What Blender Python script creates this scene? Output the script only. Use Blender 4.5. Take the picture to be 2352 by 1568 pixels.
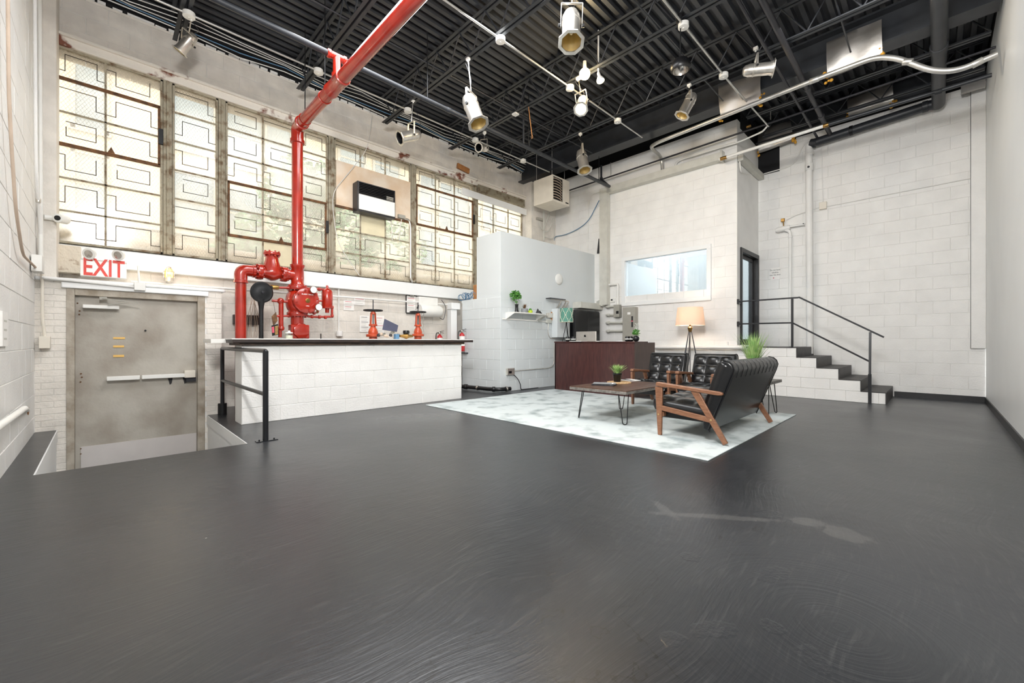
import bpy, math, random
from mathutils import Vector, Matrix, Euler
random.seed(7)
PI = math.pi
C = bpy.context.scene.collection
S = bpy.context.scene
for o in list(bpy.data.objects): bpy.data.objects.remove(o)

# ------------------------------------------------------------ camera, world, lights, exposure
YAW = math.radians(45.5); CAMH = 1.05
cam = bpy.data.objects.new('camera', bpy.data.cameras.new('camera')); C.objects.link(cam)
cam.location = (0, 0, CAMH); cam.rotation_euler = (PI/2, 0, YAW - PI/2)
cam.data.sensor_width = 36; cam.data.lens = 957.0/2352*36; cam.data.clip_start = .03; cam.data.clip_end = 200
S.camera = cam
W = bpy.data.worlds.new('sky'); S.world = W; W.use_nodes = True
wb = W.node_tree.nodes['Background']; wb.inputs[0].default_value = (.93, .96, 1, 1); wb.inputs[1].default_value = 4.2
def light(name, kind, loc, aim=None, power=100, color=(1, 1, 1), size=1, size_y=None, **k):
    d = bpy.data.lights.new(name, kind); d.energy = power; d.color = color
    if kind == 'AREA':
        d.size = size
        if size_y: d.shape = 'RECTANGLE'; d.size_y = size_y
    elif kind == 'POINT': d.shadow_soft_size = size
    for a, b in k.items(): setattr(d, a, b)
    o = bpy.data.objects.new(name, d); C.objects.link(o); o.location = loc
    if aim is not None: o.rotation_euler = (Vector(aim)-Vector(loc)).to_track_quat('-Z', 'Y').to_euler()
    return o
light('studio_light', 'AREA', (-.05, .35, 3.9), (6.2, 3.4, 2.8), 245, (1, .99, .975), .9)
light('room_fill', 'AREA', (2.8, 4.1, 5.25), (3.2, 4.0, 0), 190, (.97, .985, 1), 2.8)  # unseen fill panel added under the deck to brighten floor and walls
light('rear_fill', 'AREA', (6.3, .7, 5.0), (9, 1.2, 1.5), 16, (1, .99, .97), 1.5)  # extra unseen lamp added to lift the right-hand walls
light('window_fill', 'AREA', (4, 11.5, 9.2), (4, 5.5, .5), 260, (.97, .98, 1), 9, 3)  # area lamp added outside to strengthen window light and floor sheen
sun = light('daylight_sun', 'SUN', (3, 10, 20), None, 1.6, (1, .95, .86)); sun.data.angle = .03
sun.rotation_euler = Vector((.55, .62, -.9)).to_track_quat('-Z', 'Y').to_euler()
S.view_settings.view_transform = 'Standard'; S.view_settings.look = 'None'
S.view_settings.gamma = 1; S.view_settings.use_curve_mapping = False; S.view_settings.exposure = .52

# ------------------------------------------------------------ measuring: a viewing ray met with a real plane
_ca, _sa = math.cos(YAW), math.sin(YAW)
RV = Vector((_sa, -_ca, 0)); FV = Vector((_ca, _sa, 0)); UV = Vector((0, 0, 1))
def _ray(px, py):
    u = (px-1176)/957.0
    return Vector((_ca+u*_sa, _sa-u*_ca, (784-py)/957.0))
def ax(px, py, X): r = _ray(px, py); t = X/r.x; return Vector((X, r.y*t, CAMH+r.z*t))
def ay(px, py, Y): r = _ray(px, py); t = Y/r.y; return Vector((r.x*t, Y, CAMH+r.z*t))
def az(px, py, Z=0): r = _ray(px, py); t = (Z-CAMH)/r.z; return Vector((r.x*t, r.y*t, Z))
def dv(r, u, f): return (RV*r+UV*u+FV*f).normalized()

# ------------------------------------------------------------ materials
def lin(c):
    if isinstance(c, str): c = tuple(int(c[i:i+2], 16)/255 for i in (0, 2, 4))
    return tuple((x/12.92 if x <= .04045 else ((x+.055)/1.055)**2.4) for x in c)+(1,)
def N(nt, t, **k):
    n = nt.nodes.new(t)
    for a, b in k.items():
        if a.startswith('i_'):
            n.inputs[int(a[2:]) if a[2:].isdigit() else a[2:]].default_value = b
        else: setattr(n, a, b)
    return n
def mat(name, col, rough=.6, metal=0, var=.06, scale=6, bump=0, bscale=30, coat=0, spec=None, stretch=None, col2=None, lo=.35, hi=.65, rvar=0, detail=4, trans=0):
    m = bpy.data.materials.new(name); m.use_nodes = True; nt = m.node_tree; b = nt.nodes['Principled BSDF']; L = nt.links.new
    b.inputs['Roughness'].default_value = rough; b.inputs['Metallic'].default_value = metal
    if coat: b.inputs['Coat Weight'].default_value = coat; b.inputs['Coat Roughness'].default_value = .08
    if spec is not None: b.inputs['Specular IOR Level'].default_value = spec
    g = N(nt, 'ShaderNodeNewGeometry'); src = g.outputs['Position']
    mp = N(nt, 'ShaderNodeMapping'); L(src, mp.inputs[0])
    if stretch: mp.inputs['Scale'].default_value = stretch
    n = N(nt, 'ShaderNodeTexNoise'); n.inputs['Scale'].default_value = scale; n.inputs['Detail'].default_value = detail; L(mp.outputs[0], n.inputs['Vector'])
    c1 = lin(col); c2 = lin(col2) if col2 else tuple(max(0, x*(1-var*2.2)) for x in c1[:3])+(1,)
    cr = N(nt, 'ShaderNodeValToRGB'); cr.color_ramp.elements[0].position = lo; cr.color_ramp.elements[1].position = hi
    cr.color_ramp.elements[0].color = c2; cr.color_ramp.elements[1].color = c1
    L(n.outputs[0], cr.inputs[0]); L(cr.outputs[0], b.inputs['Base Color'])
    if rvar:
        mr = N(nt, 'ShaderNodeMapRange'); mr.inputs[3].default_value = rough-rvar; mr.inputs[4].default_value = rough+rvar
        mr.inputs[1].default_value = .3; mr.inputs[2].default_value = .7
        L(n.outputs[0], mr.inputs[0]); L(mr.outputs[0], b.inputs['Roughness'])
    if bump:
        n2 = N(nt, 'ShaderNodeTexNoise'); n2.inputs['Scale'].default_value = bscale; n2.inputs['Detail'].default_value = 5; L(mp.outputs[0], n2.inputs['Vector'])
        bp = N(nt, 'ShaderNodeBump'); bp.inputs['Strength'].default_value = bump; bp.inputs['Distance'].default_value = .02
        L(n2.outputs[0], bp.inputs['Height']); L(bp.outputs[0], b.inputs['Normal'])
    return m
def emis(name, col, s):
    m = bpy.data.materials.new(name); m.use_nodes = True; b = m.node_tree.nodes['Principled BSDF']
    b.inputs['Base Color'].default_value = lin(col); b.inputs['Emission Color'].default_value = lin(col); b.inputs['Emission Strength'].default_value = s
    return m
M = {}
M['white'] = mat('white_block_paint', 'f0efec', .55, var=.03, scale=3, bump=.25, bscale=45)
M['white_joint'] = mat('white_joint_paint', 'eae9e6', .65, var=.03, scale=5, bump=.2)
M['white_smooth'] = mat('white_smooth_paint', 'eff0ef', .4, var=.015, scale=1.5, bump=.04, bscale=12)
M['grey_wall'] = mat('pale_blue_grey_paint', 'd9dedf', .45, var=.02, scale=1, bump=.06, bscale=50)
M['warm_white'] = mat('cream_white_paint', 'e9e3da', .6, var=.07, scale=4, bump=.4, bscale=25)
M['peel'] = mat('peeling_rusty_paint', 'e6e0d6', .7, col2='7a4a38', lo=.36, hi=.43, scale=3.5, bump=.5, detail=8)
M['black_paint'] = mat('black_ceiling_paint', '303338', .42, var=.12, scale=5)
M['black_deck'] = mat('black_deck_paint', '3b3d41', .38, var=.12, scale=3)
M['black_void'] = mat('dark_void_paint', '101013', .8)
M['black_base'] = mat('black_baseboard_paint', '121214', .4)
M['frame'] = mat('rusty_window_steel', 'a49c88', .75, col2='6f5a42', lo=.32, hi=.52, scale=9, bump=.5, bscale=60)
M['rust'] = mat('brown_rust', '7a5433', .8, col2='4c3422', scale=14, bump=.5)
M['foil'] = mat('brown_alarm_foil', '3b3226', .6)
M['plywood'] = mat('plywood_board', 'd9bea0', .7, col2='e6d6c2', scale=3, bump=.1, detail=6)
M['red'] = mat('red_pipe_enamel', 'aa2614', .24, var=.1, scale=7, coat=.6)
M['orange'] = mat('orange_red_valve_paint', 'c9502c', .35, var=.1, scale=9, coat=.3)
M['steel'] = mat('polished_steel', 'c9c4bd', .22, 1, var=.1, scale=8)
M['alu'] = mat('brushed_aluminium', 'e6e1d8', .3, .8, var=.12, scale=10, stretch=(1, 1, .2))
M['can_in'] = mat('can_reflector_glow_tone', 'f4e2b0', .35, .9)  # warm tone colours in a dim glow inside the cans
M['conduit'] = mat('galvanised_conduit', 'd0cfcb', .38, .7, var=.08)
M['dark_metal'] = mat('dark_steel_paint', '35353a', .4, .3, var=.1)
M['rail'] = mat('black_rail_enamel', '1d1f23', .35, .2, var=.1, coat=.2)
M['black_iron'] = mat('black_iron', '1b1c1e', .45, .3)
M['black_plastic'] = mat('black_plastic', '131315', .35)
M['white_plastic'] = mat('white_plastic', 'ecebe6', .4, var=.02)
M['beige_metal'] = mat('beige_enamel', 'e9e2d4', .42, var=.03)
M['grey_metal'] = mat('grey_enamel', 'a9a69c', .45, var=.04)
M['trough'] = mat('pale_grey_enamel', 'd2d1c8', .5, var=.05)
M['door'] = mat('grey_door_paint', 'b3aea4', .5, col2='958c80', lo=.3, hi=.6, scale=2.2, bump=.12, detail=8)
M['door_frame'] = mat('worn_grey_frame_paint', 'b5ada0', .6, col2='8f8372', scale=6, bump=.3, detail=7)
M['kick'] = mat('pale_kick_plate', 'cbc6c3', .5, var=.02)
M['gold_refl'] = mat('orange_reflector_tape', 'edc06a', .5)
M['counter_edge'] = mat('dark_counter_edge', '3a2c26', .5, col2='20191a', scale=5, stretch=(1, 1, 6))
M['counter_wood'] = mat('brown_counter_wood', '5b4636', .6, col2='33271f', scale=6)
M['laminate'] = mat('white_laminate', 'f1efea', .3, var=.01)
M['leather'] = mat('black_leather', '17181a', .28, var=.15, scale=12)
M['walnut'] = mat('brown_wood_frame', '8f664c', .42, col2='744c36', scale=5, stretch=(3, 3, 14), lo=.3, hi=.7, detail=6)
M['button'] = mat('brass_screw_cap', 'c9a877', .4, .6)
M['tabletop'] = mat('dark_tabletop_wood', '6b4d3d', .3, col2='3c2a22', scale=4, stretch=(1, 9, 1), detail=8, lo=.3, hi=.7)
M['tableedge'] = mat('grey_table_edge', '85817b', .5, col2='5f5b56', scale=20)
M['mahogany'] = mat('mahogany_laminate', '4d2a27', .35, col2='3a1d1c', scale=9, stretch=(5, 5, .5), detail=6, coat=.2)
M['mahogany_side'] = mat('mahogany_side_laminate', '4a3631', .4, col2='372723', scale=9, stretch=(5, 5, .5), detail=6)
M['leaf'] = mat('green_leaf', '5f9a3c', .5, col2='3c7a2b', scale=20)
M['leaf_pale'] = mat('pale_green_grass', 'b4cf86', .5, col2='7aa85c', scale=14)
M['leaf_red'] = mat('reddish_succulent', '8a4b47', .6, col2='6f6a3f', scale=30)
M['petal'] = mat('white_petals', 'eef0ea', .6, var=.03)
M['tree'] = mat('tree_leaves', '5f8a5c', .7, col2='365f3d', scale=4)
M['bark'] = mat('tree_bark', '6b5a4a', .9, col2='4a3d31', scale=12, bump=.5)
M['facade'] = mat('cream_facade', 'aa9b84', .8, var=.03, scale=1)
M['facade_win'] = mat('facade_window_glass', '4d5a60', .35, col2='6d797d', scale=.9)
M['facade_trim'] = mat('facade_trim', '8f897d', .7)
M['ground'] = mat('outside_pavement', '8d8a82', .9)
M['paper'] = mat('white_paper', 'f4f2ee', .7, var=.01)
M['ink'] = mat('dark_ink', '2a2a2c', .7)
M['redink'] = mat('red_ink', 'd2576a', .7)
M['exit_red'] = mat('exit_red', 'e8493c', .5)
M['sign_white'] = mat('exit_sign_white', 'f6f4f0', .35, var=.01)
M['brass'] = mat('brass', 'b08a4e', .35, .8, var=.2)
M['bluecable'] = mat('blue_cable', '5d86a8', .5)
M['tan'] = mat('tan_wood', 'bd834d', .6, col2='9c6a3d', scale=10)
M['foilsheet'] = mat('crumpled_foil_facing', 'bdb9b4', .36, .75, var=.12, scale=2.5, bump=.35, bscale=5)
M['fibre'] = mat('yellow_fibreglass', 'e0a63c', .9, bump=.6)
M['shade_warm'] = None
M['teal'] = mat('green_lampshade', '5d9483', .7, var=.03)
M['cream'] = mat('cream_pattern', 'efe8d4', .7)
M['darkblue'] = mat('slate_blue_folder', '4b4e63', .6)
M['lime'] = mat('lime_green_glaze', 'c2d83a', .35)
M['concrete_grey'] = mat('grey_stoneware', '8f9294', .7)
M['rope'] = mat('woven_straw', 'd8b98e', .8, col2='b99265', scale=60, bump=.6, bscale=90)
M['apple'] = mat('silver_shell', 'cfc9c0', .35, .5)
M['ext_red'] = mat('extinguisher_red', 'c8262b', .3, coat=.5)
M['tread'] = mat('black_tread_paint', '2b2a2b', .5, col2='4a4644', scale=7, stretch=(6, 1, 1), bump=.3)
M['exitgrime'] = mat('stained_plaster', 'ddd3c2', .8, col2='8a6a48', lo=.3, hi=.45, scale=9, bump=.7, detail=8)
M['rope_white'] = mat('white_cable', 'dcdad5', .6)
M['burlap'] = mat('tan_cable', 'cdb9a6', .8)
M['matte_black'] = mat('matte_black_print', '26272a', .8, col2='55575a', scale=30)

def floor_mat():
    m = bpy.data.materials.new('dark_painted_concrete'); m.use_nodes = True; nt = m.node_tree; L = nt.links.new; b = nt.nodes['Principled BSDF']
    g = N(nt, 'ShaderNodeNewGeometry')
    n1 = N(nt, 'ShaderNodeTexNoise'); n1.inputs['Scale'].default_value = .7; n1.inputs['Detail'].default_value = 7; n1.inputs['Distortion'].default_value = .6
    L(g.outputs[0], n1.inputs['Vector'])
    cr = N(nt, 'ShaderNodeValToRGB'); e = cr.color_ramp.elements
    e[0].position = .32; e[0].color = lin('202226'); e[1].position = .68; e[1].color = lin('313336')
    L(n1.outputs[0], cr.inputs[0])
    # trowel scratches, stretched noise warped round
    mp = N(nt, 'ShaderNodeMapping'); mp.inputs['Rotation'].default_value = (0, 0, .9); mp.inputs['Scale'].default_value = (2, 26, 1)
    n0 = N(nt, 'ShaderNodeTexNoise'); n0.inputs['Scale'].default_value = .5; L(g.outputs[0], n0.inputs['Vector'])
    va = N(nt, 'ShaderNodeMixRGB'); va.blend_type = 'ADD'; va.inputs[0].default_value = 1.2; L(g.outputs[0], va.inputs[1]); L(n0.outputs['Color'], va.inputs[2])
    L(va.outputs[0], mp.inputs[0])
    n2 = N(nt, 'ShaderNodeTexNoise'); n2.inputs['Scale'].default_value = 3; n2.inputs['Detail'].default_value = 8; L(mp.outputs[0], n2.inputs['Vector'])
    r2 = N(nt, 'ShaderNodeValToRGB'); r2.color_ramp.elements[0].position = .55; r2.color_ramp.elements[1].position = .8
    r2.color_ramp.elements[0].color = (0, 0, 0, 1); r2.color_ramp.elements[1].color = (.5, .5, .5, 1); L(n2.outputs[0], r2.inputs[0])
    mx = N(nt, 'ShaderNodeMixRGB'); mx.blend_type = 'MIX'; L(r2.outputs[0], mx.inputs[0]); L(cr.outputs[0], mx.inputs[1]); mx.inputs[2].default_value = lin('4c4c4c')
    # white paint specks
    vo = N(nt, 'ShaderNodeTexVoronoi'); vo.inputs['Scale'].default_value = 3.4; L(g.outputs[0], vo.inputs['Vector'])
    sp = N(nt, 'ShaderNodeMath'); sp.operation = 'LESS_THAN'; sp.inputs[1].default_value = .016; L(vo.outputs['Distance'], sp.inputs[0])
    mx2 = N(nt, 'ShaderNodeMixRGB'); L(sp.outputs[0], mx2.inputs[0]); L(mx.outputs[0], mx2.inputs[1]); mx2.inputs[2].default_value = lin('b9b8b4')
    # cracks
    wv = N(nt, 'ShaderNodeTexVoronoi'); wv.feature = 'DISTANCE_TO_EDGE'; wv.inputs['Scale'].default_value = .42
    nn = N(nt, 'ShaderNodeTexNoise'); nn.inputs['Scale'].default_value = 2.5; nn.inputs['Detail'].default_value = 6; L(g.outputs[0], nn.inputs['Vector'])
    va2 = N(nt, 'ShaderNodeMixRGB'); va2.blend_type = 'ADD'; va2.inputs[0].default_value = .7; L(g.outputs[0], va2.inputs[1]); L(nn.outputs['Color'], va2.inputs[2]); L(va2.outputs[0], wv.inputs['Vector'])
    lt = N(nt, 'ShaderNodeMath'); lt.operation = 'LESS_THAN'; lt.inputs[1].default_value = .0009; L(wv.outputs[0], lt.inputs[0])
    mx3 = N(nt, 'ShaderNodeMixRGB'); L(lt.outputs[0], mx3.inputs[0]); L(mx2.outputs[0], mx3.inputs[1]); mx3.inputs[2].default_value = lin('1c1c1d')
    L(mx3.outputs[0], b.inputs['Base Color'])
    mr = N(nt, 'ShaderNodeMapRange'); mr.inputs[1].default_value = .3; mr.inputs[2].default_value = .7; mr.inputs[3].default_value = .27; mr.inputs[4].default_value = .40; b.inputs['Specular IOR Level'].default_value = .45; b.inputs['Coat Weight'].default_value = .2; b.inputs['Coat Roughness'].default_value = .3
    L(n1.outputs[0], mr.inputs[0]); L(mr.outputs[0], b.inputs['Roughness'])
    n3 = N(nt, 'ShaderNodeTexNoise'); n3.inputs['Scale'].default_value = 9; n3.inputs['Detail'].default_value = 9; L(g.outputs[0], n3.inputs['Vector'])
    ad = N(nt, 'ShaderNodeMath'); ad.operation = 'ADD'; L(n3.outputs[0], ad.inputs[0]); L(n2.outputs[0], ad.inputs[1])
    # worn patches, footprints and trowel rings in the coating
    def blob(px0, py0, px1, py1, wdt, rag=.5):
        a, c = az(px0, py0), az(px1, py1); d = c-a; mid = (a+c)/2
        mp = N(nt, 'ShaderNodeMapping'); mp.vector_type = 'TEXTURE'; mp.inputs['Location'].default_value = (mid.x, mid.y, 0)
        mp.inputs['Rotation'].default_value = (0, 0, math.atan2(d.y, d.x)); mp.inputs['Scale'].default_value = (d.length/2, wdt, 1)
        L(g.outputs[0], mp.inputs[0]); ln = N(nt, 'ShaderNodeVectorMath'); ln.operation = 'LENGTH'; L(mp.outputs[0], ln.inputs[0])
        nz = N(nt, 'ShaderNodeTexNoise'); nz.inputs['Scale'].default_value = 14; nz.inputs['Detail'].default_value = 6; L(g.outputs[0], nz.inputs['Vector'])
        ma = N(nt, 'ShaderNodeMath'); ma.operation = 'MULTIPLY_ADD'; ma.inputs[1].default_value = rag*3; L(nz.outputs[0], ma.inputs[0]); L(ln.outputs['Value'], ma.inputs[2])
        mr_ = N(nt, 'ShaderNodeMapRange'); mr_.inputs[1].default_value = 1+rag*1.5; mr_.inputs[2].default_value = .8+rag*1.5; L(ma.outputs[0], mr_.inputs[0]); return mr_.outputs[0]
    def union(bs):
        o = bs[0]
        for q in bs[1:]:
            k = N(nt, 'ShaderNodeMath'); k.operation = 'MAXIMUM'; L(o, k.inputs[0]); L(q, k.inputs[1]); o = k.outputs[0]
        return o
    worn = union([blob(1470, 1175, 1830, 1198, .035), blob(1800, 1190, 1900, 1205, .07), blob(1880, 1205, 2010, 1250, .09), blob(1500, 1150, 1560, 1195, .04)])
    feet = union([blob(1745, 1335, 1810, 1300, .05), blob(1590, 1450, 1690, 1440, .05), blob(1750, 1425, 1800, 1455, .045), blob(1840, 1480, 1900, 1550, .05), blob(1570, 1270, 1610, 1290, .05), blob(1730, 1185, 1790, 1175, .06), blob(1520, 1470, 1570, 1460, .04)])
    mxw = N(nt, 'ShaderNodeMixRGB'); wf = N(nt, 'ShaderNodeMath'); wf.operation = 'MULTIPLY'; wf.inputs[1].default_value = .38; L(worn, wf.inputs[0]); L(wf.outputs[0], mxw.inputs[0]); L(mx3.outputs[0], mxw.inputs[1]); mxw.inputs[2].default_value = lin('5a5957')
    L(mxw.outputs[0], b.inputs['Base Color'])
    fn = N(nt, 'ShaderNodeTexNoise'); fn.inputs['Scale'].default_value = 60; fn.inputs['Detail'].default_value = 3; L(g.outputs[0], fn.inputs['Vector'])
    fm = N(nt, 'ShaderNodeMath'); fm.operation = 'MULTIPLY'; L(feet, fm.inputs[0]); L(fn.outputs[0], fm.inputs[1])
    f3 = N(nt, 'ShaderNodeMath'); f3.operation = 'MULTIPLY_ADD'; f3.inputs[1].default_value = 2.2; L(fm.outputs[0], f3.inputs[0]); L(ad.outputs[0], f3.inputs[2])
    rc = az(1930, 1440); rv = N(nt, 'ShaderNodeVectorMath'); rv.operation = 'DISTANCE'; rv.inputs[1].default_value = (rc.x, rc.y, 0); L(g.outputs[0], rv.inputs[0])
    rn = N(nt, 'ShaderNodeTexNoise'); rn.noise_dimensions = '1D'; rn.inputs['Scale'].default_value = 55; rn.inputs['Detail'].default_value = 4; L(rv.outputs['Value'], rn.inputs['W'])
    rf = N(nt, 'ShaderNodeMapRange'); rf.inputs[1].default_value = .75; rf.inputs[2].default_value = .3; rf.inputs[4].default_value = .8; L(rv.outputs['Value'], rf.inputs[0])
    rm = N(nt, 'ShaderNodeMath'); rm.operation = 'MULTIPLY'; L(rn.outputs[0], rm.inputs[0]); L(rf.outputs[0], rm.inputs[1])
    ad2 = N(nt, 'ShaderNodeMath'); ad2.operation = 'ADD'; L(f3.outputs[0], ad2.inputs[0]); L(rm.outputs[0], ad2.inputs[1]); ad = ad2
    bp = N(nt, 'ShaderNodeBump'); bp.inputs['Strength'].default_value = .13; bp.inputs['Distance'].default_value = .02
    L(ad.outputs[0], bp.inputs['Height']); L(bp.outputs[0], b.inputs['Normal'])
    return m
M['floor'] = floor_mat()
def rug_mat():
    m = mat('distressed_grey_rug', 'd0d8d8', .95, col2='97a3a4', scale=3.5, lo=.3, hi=.5, detail=9, bump=.4, bscale=200)
    return m
M['rug'] = rug_mat()
def pane_mat(name, haze, tint):
    m = bpy.data.materials.new(name); m.use_nodes = True; nt = m.node_tree; L = nt.links.new
    for n in list(nt.nodes):
        if n.type == 'BSDF_PRINCIPLED': nt.nodes.remove(n)
    out = nt.nodes['Material Output']
    tr = N(nt, 'ShaderNodeBsdfTransparent'); tr.inputs[0].default_value = lin(tint)
    tl = N(nt, 'ShaderNodeBsdfTranslucent'); tl.inputs[0].default_value = lin(tint)
    gl = N(nt, 'ShaderNodeBsdfGlossy'); gl.inputs['Roughness'].default_value = .15
    g = N(nt, 'ShaderNodeNewGeometry'); sx = N(nt, 'ShaderNodeSeparateXYZ'); L(g.outputs[0], sx.inputs[0])
    # diamond wire mesh cast in the glass
    def fr(sign):
        a = N(nt, 'ShaderNodeMath'); a.operation = 'MULTIPLY_ADD'; a.inputs[1].default_value = sign*.62; L(sx.outputs[2], a.inputs[0]); L(sx.outputs[0], a.inputs[2])
        s = N(nt, 'ShaderNodeMath'); s.operation = 'MULTIPLY'; s.inputs[1].default_value = 26; L(a.outputs[0], s.inputs[0])
        f = N(nt, 'ShaderNodeMath'); f.operation = 'FRACT'; L(s.outputs[0], f.inputs[0])
        l = N(nt, 'ShaderNodeMath'); l.operation = 'LESS_THAN'; l.inputs[1].default_value = .09; L(f.outputs[0], l.inputs[0]); return l
    mx_ = N(nt, 'ShaderNodeMath'); mx_.operation = 'MAXIMUM'; L(fr(1).outputs[0], mx_.inputs[0]); L(fr(-1).outputs[0], mx_.inputs[1])
    n = N(nt, 'ShaderNodeTexNoise'); n.inputs['Scale'].default_value = 1.6; n.inputs['Detail'].default_value = 5; L(g.outputs[0], n.inputs['Vector'])
    mr = N(nt, 'ShaderNodeMapRange'); mr.inputs[1].default_value = .3; mr.inputs[2].default_value = .7; mr.inputs[3].default_value = haze-.1; mr.inputs[4].default_value = haze+.1; L(n.outputs[0], mr.inputs[0])
    m1 = N(nt, 'ShaderNodeMixShader'); L(mr.outputs[0], m1.inputs[0]); L(tr.outputs[0], m1.inputs[1]); L(tl.outputs[0], m1.inputs[2])
    df = N(nt, 'ShaderNodeBsdfDiffuse'); df.inputs[0].default_value = lin('b8b0a0')
    wm = N(nt, 'ShaderNodeMath'); wm.operation = 'MULTIPLY'; wm.inputs[1].default_value = .4; L(mx_.outputs[0], wm.inputs[0])
    m2 = N(nt, 'ShaderNodeMixShader'); L(wm.outputs[0], m2.inputs[0]); L(m1.outputs[0], m2.inputs[1]); L(df.outputs[0], m2.inputs[2])
    m3 = N(nt, 'ShaderNodeMixShader'); m3.inputs[0].default_value = .04; L(m2.outputs[0], m3.inputs[1]); L(gl.outputs[0], m3.inputs[2])
    L(m3.outputs[0], out.inputs[0]); return m
M['pane'] = pane_mat('hazy_wired_glass', .26, 'fffdf8')
M['pane_board'] = mat('cream_painted_pane', 'e3d9b8', .5, var=.04)
def glass_mat(name, tint, refl):
    m = bpy.data.materials.new(name); m.use_nodes = True; nt = m.node_tree; L = nt.links.new
    nt.nodes.remove(nt.nodes['Principled BSDF']); out = nt.nodes['Material Output']
    tr = N(nt, 'ShaderNodeBsdfTransparent'); tr.inputs[0].default_value = lin(tint); gl = N(nt, 'ShaderNodeBsdfGlossy'); gl.inputs['Roughness'].default_value = .01
    mx = N(nt, 'ShaderNodeMixShader'); mx.inputs[0].default_value = refl; L(tr.outputs[0], mx.inputs[1]); L(gl.outputs[0], mx.inputs[2]); L(mx.outputs[0], out.inputs[0]); return m
M['glass'] = glass_mat('clear_glass', 'f4fbff', .3)
M['jarglass'] = glass_mat('jar_glass', 'eef4f0', .12)
def shade_mat(name, col):
    m = bpy.data.materials.new(name); m.use_nodes = True; nt = m.node_tree; L = nt.links.new
    nt.nodes.remove(nt.nodes['Principled BSDF']); out = nt.nodes['Material Output']
    tl = N(nt, 'ShaderNodeBsdfTranslucent'); tl.inputs[0].default_value = lin(col); df = N(nt, 'ShaderNodeBsdfDiffuse'); df.inputs[0].default_value = lin(col)
    mx = N(nt, 'ShaderNodeMixShader'); mx.inputs[0].default_value = .5; L(df.outputs[0], mx.inputs[1]); L(tl.outputs[0], mx.inputs[2]); L(mx.outputs[0], out.inputs[0]); return m
M['shade_warm'] = shade_mat('cream_lampshade', 'f5e6d8')
M['bulb'] = emis('lit_bulb', 'ffdc9a', 40)
M['bulb_soft'] = emis('lit_lamp_face', 'ffe6b0', 9)
M['jelly'] = emis('lit_jar_lamp', 'ffb860', 1.1)
M['bulb_pale'] = emis('lit_lamp_bulb', 'ffe2c4', 14)

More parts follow.
